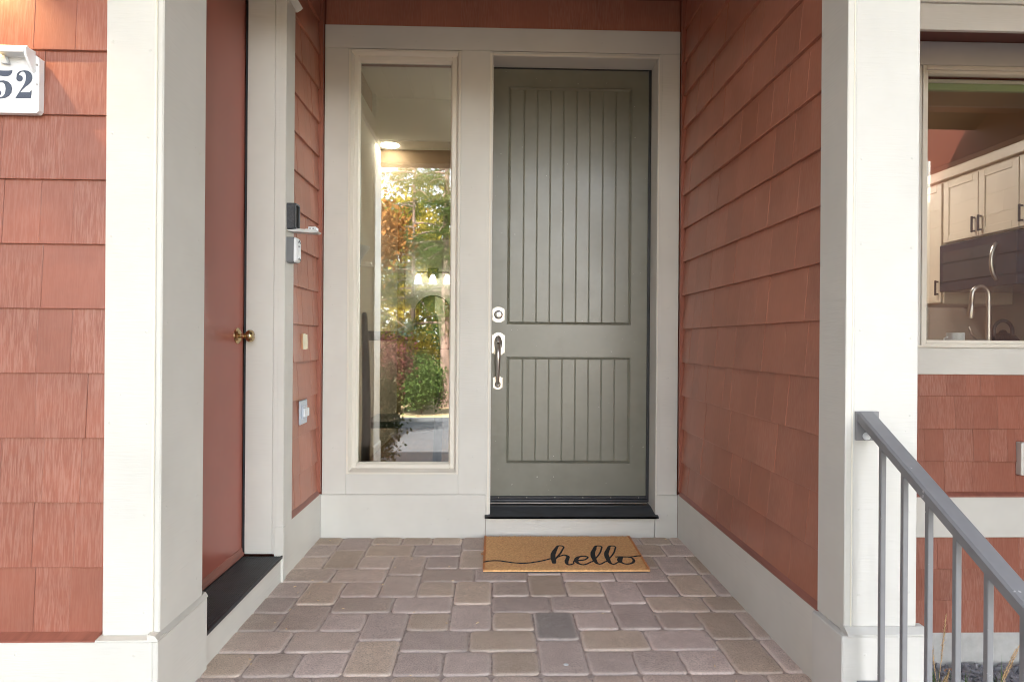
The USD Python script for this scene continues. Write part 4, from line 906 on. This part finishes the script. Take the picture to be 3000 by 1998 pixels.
# ------------------------------------------------------------------ planting bed: slate chips, feather grass
s = MB()
N = 5200
cx = nrng.uniform(1.32, 3.4, N); cy = nrng.uniform(-.62, -.004, N); sz = nrng.uniform(.006, .019, N)
base = np.array([[-1, -1, -1], [1, -1, -1], [1, 1, -1], [-1, 1, -1], [-1, -1, 1], [1, -1, 1], [1, 1, 1], [-1, 1, 1]], float)
FB = np.array([[0, 2, 1], [0, 3, 2], [4, 5, 6], [4, 6, 7], [0, 1, 5], [0, 5, 4], [1, 2, 6], [1, 6, 5], [2, 3, 7], [2, 7, 6], [3, 0, 4], [3, 4, 7]])
VV, FF = [], []
for i in range(N):
    q = nrng.normal(size=4); q[1:3] *= .45; q /= np.linalg.norm(q); w, x, y, z = q[0], q[1], q[2], q[3]
    Rm = np.array([[1 - 2 * (y * y + z * z), 2 * (x * y - z * w), 2 * (x * z + y * w)], [2 * (x * y + z * w), 1 - 2 * (x * x + z * z), 2 * (y * z - x * w)], [2 * (x * z - y * w), 2 * (y * z + x * w), 1 - 2 * (x * x + y * y)]])
    b = base * (1 + nrng.uniform(-.35, .25, (8, 3))) * sz[i] * np.array([1, .75, .38])
    VV.append(b @ Rm.T + [cx[i], cy[i], GZ + nrng.uniform(-.008, .014)]); FF.append(FB + 8 * i)
g = MB().add(np.vstack(VV), np.vstack(FF)).build('slate_gravel', 'slate_chip', '/World', kind='stuff', label='grey slate chips over the planting bed below the kitchen wall', category='gravel')
def plume(tip, foot, wmax, sd, parent):
    r = np.random.default_rng(sd); tip, foot = np.array(tip, float), np.array(foot, float)
    L = np.linalg.norm(tip - foot); d = (tip - foot) / L
    t = np.linspace(0, 1, 12); bend = np.outer(np.sin(t * 1.5) * .02, [r.uniform(-1, 1), r.uniform(-.5, .5), 0])
    pts = foot + np.outer(t, tip - foot) + bend * t[:, None]
    return pts
def grass_clump(x, y, plumes, nb, label, sd):
    T = thing('feather_grass', label, 'ornamental grass', 'feather grass clumps')
    r = np.random.default_rng(sd)
    for tip, frac, wm in plumes:
        foot = np.array([x + r.uniform(-.02, .02), y + r.uniform(-.02, .02), GZ])
        pts = plume(tip, foot, wm, int(r.integers(1e6)), T)
        MB().tube(pts, .0012, 5).build('stem', 'straw', T)
        V, F = [], []
        h = np.array(pts)
        for k in range(260):
            t = frac + (1 - frac) * r.random() ** 1.1
            c = np.array([np.interp(t, np.linspace(0, 1, 12), h[:, i]) for i in range(3)])
            wv = 1.25 * wm * math.sin(math.pi * min(1, (t - frac) / (1 - frac) * .93 + .06)) ** .8
            a = r.uniform(0, 6.283); o_ = np.array([math.cos(a), math.sin(a), 0])
            ax = (h[-1] - h[0]) / np.linalg.norm(h[-1] - h[0])
            p0 = c; p1 = c + o_ * wv + ax * r.uniform(.006, .016); sv = np.cross(o_, ax) * .0014
            V += [p0 - sv, p0 + sv, p1]; F.append([len(V) - 3, len(V) - 2, len(V) - 1])
        MB().add(V, F).build('plume', 'straw', T)
    V, F = [], []
    for k in range(nb):
        a = r.uniform(0, 6.283); ln = r.uniform(.10, .26); lean = r.uniform(.05, .45)
        b0 = np.array([x + r.uniform(-.04, .04), y + r.uniform(-.04, .04), GZ])
        o_ = np.array([math.cos(a), math.sin(a), 0]); sv = np.array([-math.sin(a), math.cos(a), 0]) * .003
        for q in range(4):
            t0, t1 = q / 4, (q + 1) / 4
            P = lambda t: b0 + o_ * lean * ln * t * t + np.array([0, 0, ln * t * (1 - .25 * lean * t)])
            w0, w1 = 1 - t0, 1 - t1
            n0 = len(V); V += [P(t0) - sv * w0, P(t0) + sv * w0, P(t1) + sv * w1, P(t1) - sv * w1]; F += [[n0, n0 + 1, n0 + 2], [n0, n0 + 2, n0 + 3]]
    MB().add(V, F).build('blades', 'blade', T, kind='stuff')
GY = -.34
grass_clump(2.33, GY, [((2.378, GY, -.309), .42, .012), ((2.298, GY, -.399), .35, .010), ((2.345, GY - .03, -.615), .2, .011), ((2.40, GY, -.60), .2, .010)], 16, 'feather grass with tall straw plumes right beside the cream post foot', 3)
grass_clump(2.62, GY, [((2.768, GY, -.456), .35, .012), ((2.722, GY, -.491), .3, .010), ((2.655, GY - .03, -.640), .2, .011)], 12, 'feather grass with leaning plumes near the right edge', 4)
grass_clump(2.50, GY + .05, [], 7, 'small green grass tuft without plumes between two feather grass clumps', 5)
T = MB().prism(Polygon([(0, 0), (.025, .012), (.055, .006), (.045, -.012), (.015, -.012)]), 0, .0008, ((2.545, -.075, GZ + .012), (1, 0, .12), (0, .8, .5), (0, -.5, .8))).build('fallen_leaf', 'raw_wood', '/World', label='dry orange leaf fallen on the slate chips', category='leaf')

# ------------------------------------------------------------------ rooms behind the glass
T = thing('foyer', 'entrance hall seen through the sidelight', 'room')
def room(T, x0, x1, y0, y1, z0, z1, wall, ceil, floor_, front=False):
    box('room_wall', wall, T, x0 - .1, x0, y0, y1, z0, z1, 0); box('room_wall', wall, T, x1, x1 + .1, y0, y1, z0, z1, 0); box('room_wall', wall, T, x0 - .1, x1 + .1, y1 + .002, y1 + .1, z0, z1, 0)
    box('room_ceiling', ceil, T, x0 - .1, x1 + .1, y0, y1 + .1, z1 + .002, z1 + .1, 0); box('room_floor', floor_, T, x0 - .1, x1 + .1, y0, y1 + .1, z0 - .1, z0 - .002, 0)
# hall with an opening in its far wall to a bright wash room
hx0, hx1, hy1, hz0, hz1 = -1.02, 1.25, 3.2, .13, 2.80
box('room_wall', 'cream_wall', T, hx0 - .1, hx0, .152, hy1, hz0, hz1, 0); box('room_wall', 'cream_wall', T, hx1, hx1 + .1, .152, hy1, hz0, hz1, 0)
box('room_ceiling', 'white_ceiling', T, hx0 - .1, hx1 + .1, .152, 2.15, hz1 + .002, hz1 + .1, 0)
box('room_header', 'foyer_wall', T, hx0, hx1, 2.16, 2.30, 2.36, hz1 + .1, 0)
box('room_ceiling', 'foyer_wall', T, hx0 - .1, hx1 + .1, 2.302, hy1 + .1, 2.602, 2.70, 0)
box('room_floor', 'wood_floor', T, hx0 - .1, hx1 + .1, .152, hy1 + .1, hz0 - .1, hz0 - .002, 0)
box('room_wall', 'foyer_wall', T, hx0 - .1, -.95, hy1 + .002, hy1 + .1, hz0, 2.60, 0); box('room_wall', 'foyer_wall', T, -.42, hx1 + .1, hy1 + .002, hy1 + .1, hz0, 2.60, 0); box('room_wall', 'foyer_wall', T, -.9495, -.4205, hy1 + .002, hy1 + .1, 2.18, 2.60, 0)
MB().lathe([(0, 0), (.075, 0), (.078, -.006)], (-1.02 + .10, 2.02, hz1 - .004), (0, 0, -1)).build('ceiling_lamp', 'foyer_lamp', T)
MB().lathe([(0, 0), (.17, 0), (.17, -.03)], (.75, 1.1, hz1 - .30), (0, 0, -1)).lathe([(.17, 0), (.17, -.004), (0, -.004)], (.75, 1.1, hz1 - .29), (0, 0, -1)).build('pendant_lamp', 'foyer_lamp', T)  # the pendant is a hidden lamp added to brighten the hall
T = thing('wash_room', 'bright wash room behind the hall seen through the sidelight', 'room')
room(T, -1.5, .2, 3.32, 5.0, .13, 2.45, 'cream_wall', 'white_ceiling', 'wood_floor')
T = thing('vanity_light', 'three bulb vanity light mirrored among the trees in the sidelight', 'lamp')
MB().tube([(-1.02, 4.90, 2.00), (-.60, 4.90, 2.00)], .010, 8).build('bar', 'black_metal', T); box('plate', 'black_metal', T, -.88, -.74, 4.93, 4.99, 1.93, 2.06, .004)
for xx in (-1.00, -.81, -.62):
    MB().lathe([(.015, 0), (.035, -.03), (.05, -.12), (.05, -.125), (0, -.125)], (xx, 4.88, 1.97), (0, 0, 1), 16).build('shade', 'vanity_lamp', T, smooth=40)
T = thing('arched_mirror', 'arched wall mirror below the vanity light', 'mirror')
arch = Polygon([(-1.05, 1.0), (-1.05, 1.45)] + [(-.81 + .24 * math.cos(t), 1.45 + .24 * math.sin(t)) for t in np.linspace(math.pi, 0, 16)] + [(-.57, 1.0)])
MB().prism(arch.buffer(.015).difference(arch), 0, .02, ((0, 4.995, 0), (1, 0, 0), (0, 0, 1), (0, -1, 0))).build('rim', 'black_metal', T); MB().prism(arch, .002, .008, ((0, 4.995, 0), (1, 0, 0), (0, 0, 1), (0, -1, 0))).build('glass', 'mirror', T)
T = thing('hall_chair', 'dark curved hall chair standing left behind the sidelight', 'chair')
for xx in (-.800, -.36):
    pp_ = [(xx, .40, .13), (xx + .010, .37, .30), (xx + .022, .34, .62), (xx + .012, .36, .95), (xx - .006, .41, 1.20), (xx - .012, .43, 1.245)]
    MB().tube(CubicSpline(np.linspace(0, 1, 6), pp_)(np.linspace(0, 1, 16)), np.interp(np.linspace(0, 1, 16), [0, .5, 1], [.030, .026, .016]), 10).build('back_post', 'dark_wood', T, smooth=True)
box('seat', 'dark_wood', T, -.80, -.36, .36, .80, .56, .60, .006); box('top_rail', 'dark_wood', T, -.79, -.37, .40, .42, 1.10, 1.16, .004)
T = thing('wall_sconce', 'pale bell shaped wall sconce inside left of the sidelight', 'lamp')
MB().lathe([(.085, .0), (.075, -.03), (.04, -.07), (.022, -.12), (.020, -.15), (0, -.15)], (-.985, 1.05, 1.78), (0, 0, 1), 24).build('bell', 'pale_plastic', T, smooth=True)

T = thing('kitchen', 'warm lit kitchen seen through the right hand window', 'room')
room(T, 1.45, 4.20, .145, 4.2, .13, 2.78, 'kitchen_wall', 'kitchen_wall', 'wood_floor')
box('backsplash', 'tile', T, 4.185, 4.198, .2, 2.6, .95, 1.52, 0)
box('window_counter', 'counter', T, 1.46, 3.55, .150, .72, 1.00, 1.04, .003)
box('range_counter', 'counter', T, 3.58, 4.18, .75, 2.6, 1.00, 1.04, .003)
MB().lathe([(0, 0), (.16, 0), (.16, -.02)], (2.6, 1.6, 2.775), (0, 0, -1)).build('ceiling_lamp', 'kitchen_lamp', T)
MB().lathe([(0, 0), (.16, 0), (.16, -.02)], (2.9, 3.1, 2.775), (0, 0, -1)).build('ceiling_lamp', 'kitchen_lamp', T)
T = thing('kitchen_cabinets', 'cream shaker wall cabinets behind the kitchen window', 'cabinet')
XC = 3.60
box('body', 'cabinet_paint', T, XC + .022, 4.19, .20, 1.455, 1.905, 2.42, .002)
box('body', 'cabinet_paint', T, XC + .022, 4.19, 1.46, 2.00, 1.43, 2.42, .002)
box('crown', 'cabinet_paint', T, XC - .015, 4.19, .20, 2.02, 2.4205, 2.495, .004)
def shaker(y0, y1, z0, z1, hy, hz0, hz1):
    w = .058
    d = MB().box(XC + .008, XC + .021, y0 + w, y1 - w, z0 + w, z1 - w).build('door', 'cabinet_paint', T)
    for a in ((y0, y0 + w, z0, z1), (y1 - w, y1, z0, z1), (y0 + w + .0005, y1 - w - .0005, z0, z0 + w), (y0 + w + .0005, y1 - w - .0005, z1 - w, z1)): box('stile', 'cabinet_paint', d, XC, XC + .021, *a, .002)
    s = MB(); s.box(XC - .030, XC - .018, hy - .006, hy + .006, hz0, hz1, .001); s.box(XC - .018, XC, hy - .005, hy + .005, hz0 + .004, hz0 + .016); s.box(XC - .018, XC, hy - .005, hy + .005, hz1 - .016, hz1 - .004); s.build('pull', 'black_metal', d)
shaker(1.075, 1.445, 1.915, 2.400, 1.105, 1.945, 2.065)
shaker(.700, 1.068, 1.915, 2.400, 1.040, 1.945, 2.065)
shaker(.325, .692, 1.915, 2.400, .665, 1.945, 2.065)
shaker(1.470, 1.990, 1.440, 2.400, 1.500, 1.50, 1.62)
T = thing('microwave', 'black over range microwave with a curved steel handle', 'microwave')
box('body', 'microwave_black', T, XC - .03, 4.18, .676, 1.445, 1.520, 1.893, .006)
box('door_glass', 'dark_gap', T, XC - .034, XC - .0305, .86, 1.40, 1.60, 1.83, .001)
hp = [(XC - .036, .845, 1.565), (XC - .070, .840, 1.62), (XC - .082, .838, 1.69), (XC - .070, .840, 1.77), (XC - .036, .845, 1.825)]
MB().tube(CubicSpline(np.linspace(0, 1, 5), hp)(np.linspace(0, 1, 15)), .013, 10).build('handle', 'nickel', T, smooth=True)
T = thing('kitchen_tap', 'brushed steel gooseneck tap behind the kitchen window sill', 'tap')
ty = .30
arc = [(3.083, ty, 1.04), (3.083, ty, 1.20), (3.083, ty, 1.40)] + [(3.030 + .053 * math.cos(t), ty, 1.405 + .062 * math.sin(t)) for t in np.linspace(.2, math.pi, 14)] + [(2.974, ty, 1.36)]
MB().tube(arc, [.019, .015] + [.0125] * (len(arc) - 2), 14).build('spout', 'nickel', T, smooth=True)
MB().tube([(2.975, ty, 1.365), (2.972, ty, 1.33), (2.968, ty, 1.268)], [.0125, .016, .0195], 14).build('spray_head', 'nickel', T, smooth=True)
MB().tube([(3.06, ty, 1.125), (3.01, ty, 1.135), (2.975, ty, 1.165), (2.958, ty, 1.215)], [.010, .007, .006, .006], 8).build('lever', 'nickel', T, smooth=True)
T = thing('mug', 'white mug standing on the counter behind the kitchen window', 'mug')
MB().lathe([(0, 0), (.040, 0), (.048, .01), (.050, .13), (.047, .135), (.044, .13), (.042, .02), (0, .015)], (2.873, ty, 1.042), (0, 0, 1), 24).build('bowl', 'mug_glaze', T, smooth=40)
MB().tube([(2.826, ty, 1.15), (2.803, ty, 1.14), (2.800, ty, 1.10), (2.826, ty, 1.08)], .006, 8).build('handle', 'mug_glaze', T, smooth=True)
T = thing('kettle', 'black kettle with a ring handle on the range behind the window', 'kettle')
MB().lathe([(0, 0), (.105, 0), (.118, .03), (.112, .09), (.080, .135), (.045, .15), (.03, .155), (.018, .175), (0, .18)], (3.98, 1.30, 1.042), (0, 0, 1), 28).build('body', 'kettle_enamel', T, smooth=50)
MB().tube([(3.98 + .075 * math.cos(t), 1.30, 1.205 + .088 * math.sin(t)) for t in np.linspace(-.35, math.pi + .35, 20)], .013, 10).build('handle', 'kettle_enamel', T, smooth=True)
MB().tube([(3.90, 1.28, 1.10), (3.86, 1.27, 1.16), (3.845, 1.265, 1.19)], [.024, .017, .012], 10).build('spout', 'kettle_enamel', T, smooth=True)

# ------------------------------------------------------------------ trees across the drive, seen mirrored in the glass, and trees added at right to block sky
def leaf_cloud(r, centres, per, spread, size, droop=0.0):
    c = np.repeat(np.asarray(centres), per, 0); n = len(c)
    p = c + r.normal(size=(n, 3)) * spread
    d = r.normal(size=(n, 3)); d[:, 2] -= droop; d /= np.linalg.norm(d, axis=1, keepdims=True)
    e = np.cross(d, r.normal(size=(n, 3))); e /= np.linalg.norm(e, axis=1, keepdims=True)
    l = (size[0] * r.uniform(.6, 1.4, n))[:, None]; w = (size[1] * r.uniform(.6, 1.4, n))[:, None]
    V = np.stack([p - d * l, p + e * w, p + d * l, p - e * w], 1).reshape(-1, 3)
    F = np.arange(n * 4).reshape(-1, 4)
    return V, F
def conifer(x, y, h, rad, label, seed, leafm, barkm='bark', z_low=1.0, nb=46, per=34, trunk=.20):
    r = np.random.default_rng(seed); T = thing('conifer', label, 'tree', 'trees across the drive')
    s = MB(); s.tube([(x, y, GZ - .3), (x + .03, y, .2), (x + r.uniform(-.1, .1), y, h * .5), (x + r.uniform(-.2, .2), y, h)], [trunk * 1.5, trunk, trunk * .6, .02], 10)
    cen = []
    for k in range(nb):
        z = z_low + (h - z_low) * (k / nb) ** 1.1; a = r.uniform(0, 6.283); L = rad * (1 - .8 * (z - z_low) / (h - z_low)) * r.uniform(.6, 1.1)
        pts = [(x + math.cos(a) * L * t, y + math.sin(a) * L * t, z + L * (.12 * t - .34 * t * t)) for t in np.linspace(0, 1, 6)]
        s.tube(pts, np.linspace(.045, .008, 6), 5)
        for t in np.linspace(.15, 1, 9):
            q = np.array([np.interp(t, np.linspace(0, 1, 6), [p[i] for p in pts]) for i in range(3)])
            cen.append(q + [r.normal() * .14, r.normal() * .14, -.07])
    s.build('trunk', barkm, T, smooth=50)
    V, F = leaf_cloud(r, cen, per, np.array([.16, .16, .09]), (.075, .008), .6)
    MB().add(V, F).build('crown', leafm, T)
def broadleaf(name, x, y, h, rx, rz, z0, label, seed, leafm, ncl=60, per=60, leaf=(.06, .035), group=None, trunk=.09, cat='tree'):
    r = np.random.default_rng(seed); T = thing(name, label, cat, group)
    s = MB(); s.tube([(x, y, GZ - .2), (x + .05, y, z0), (x, y, h - rz)], [trunk * 1.4, trunk, trunk * .4], 8)
    cen = []
    for k in range(ncl):
        d = r.normal(size=3); d /= np.linalg.norm(d); d *= r.uniform(.45, 1.0)
        c = np.array([x, y, (z0 + h) / 2]) + d * [rx, rx, (h - z0) / 2]; cen.append(c)
        if k % 3 == 0: s.tube([(x, y, max(z0 - .2, c[2] - .8 * rx)), (c + np.array([x, y, c[2]])) / 2, c], [trunk * .35, trunk * .2, .006], 5)
    s.build('trunk', 'bark', T, smooth=50)
    V, F = leaf_cloud(r, cen, per, np.array([rx, rx, rz]) * .22, leaf)
    MB().add(V, F).build('crown', leafm, T)
conifer(-5.0, -15.5, 9.5, 4.2, 'blue green cedar with long drooping boughs across the drive', 61, 'spruce_needle', z_low=.6, nb=90, per=60)
conifer(-1.40, -14.6, 9.0, 1.9, 'old pine with a thick pale trunk beside the dry verge', 62, 'pine_needle', 'pale_bark', z_low=1.3, nb=60, per=55, trunk=.15)
conifer(-3.1, -21.0, 12.0, 3.0, 'slim pine with a bare rosy trunk behind the cedar', 63, 'pine_needle', 'pale_bark', z_low=2.6, nb=60, per=60, trunk=.09)
conifer(-8.5, -20.0, 12.0, 3.6, 'dark spruce at the far left end of the drive', 64, 'spruce_needle', z_low=1.0, nb=70, per=50)
broadleaf('maple', -3.6, -13.4, 4.9, 1.15, .9, 2.6, 'small maple in rusty autumn leaf in front of the cedar', 65, 'autumn_leaf', 90, 70, (.07, .035))
broadleaf('birch', -4.3, -26.0, 8.5, 3.2, 2.0, .8, 'yellowing birch behind the pines', 66, 'yellow_leaf', 130, 60, (.12, .08))
broadleaf('birch', -1.2, -29.0, 7.5, 3.0, 2.0, .6, 'wide yellowing birch standing furthest from the porch', 67, 'yellow_leaf', 110, 60, (.13, .08))
broadleaf('verge_shrub', -2.9, -16.2, 1.7, 1.2, .8, -.3, 'yellow green loose shrub on the verge under the cedar', 71, 'yellow_leaf', 80, 70, (.06, .03), cat='shrub', trunk=.03)
broadleaf('verge_shrub', -1.3, -18.5, 2.2, 1.5, .9, -.4, 'taller green shrub on the verge beside the old pine', 72, 'pine_needle', 90, 70, (.07, .03), cat='shrub', trunk=.03)
broadleaf('oak', 7.2, -8.6, 8.5, 3.0, 2.0, .2, 'dense green tree added right of the walk to block side light', 73, 'pine_needle', 190, 70, (.16, .11), trunk=.18)  # unseen tree added to cut side light on the post
broadleaf('oak', 11.5, -6.0, 9.0, 3.2, 2.0, .2, 'dense green tree added furthest right to block side light', 74, 'pine_needle', 190, 70, (.17, .12), trunk=.18)  # second unseen tree added as a side light blocker
for i, (x_, y_) in enumerate(((-3.3, -12.9), (-2.55, -13.1), (-1.85, -12.8), (-2.1, -14.4))):
    broadleaf('low_shrub', x_, y_, .55 + .15 * (i % 2), .62, .55, -.62, ['low green shrub leftmost along the verge', 'low green shrub second along the verge', 'low green shrub nearest the old pine', 'low green shrub set back behind the verge row'][i], 90 + i, ['pine_needle', 'dark_leaf'][i % 2], 70, 70, (.04, .022), cat='shrub', trunk=.02)
broadleaf('plum_shrub', -2.35, -9.2, 1.15, .75, .6, .1, 'plum red shrub at the edge of the drive', 68, 'plum_leaf', 60, 60, (.035, .02), cat='shrub', trunk=.03)
broadleaf('laurel_shrub', -1.72, -5.3, .62, .42, .6, -.62, 'dark green rounded shrub beside the walk', 69, 'dark_leaf', 90, 90, (.028, .016), cat='shrub', trunk=.03)
broadleaf('laurel_shrub', -2.5, -5.7, .55, .50, .6, -.62, 'wider dark shrub at the left of the walk', 70, 'dark_leaf', 80, 80, (.028, .016), cat='shrub', trunk=.03)
for i, (x, y, h) in enumerate(((6.6, -7.0, 9.5), (9.5, -12, 11), (14.5, -15, 10), (-14, -18, 10), (-20, -22, 11))):  # first spruce is added to block side sky, the rest are surroundings
    conifer(x, y, h, 2.6, ['pointed spruce added right of the steps to block side light', 'tall spruce behind the pointed one', 'spruce furthest right across the drive', 'broad spruce furthest left across the drive', 'tall spruce at the far left beyond the broad spruce'][i], 80 + i, 'spruce_needle', nb=60, per=40)
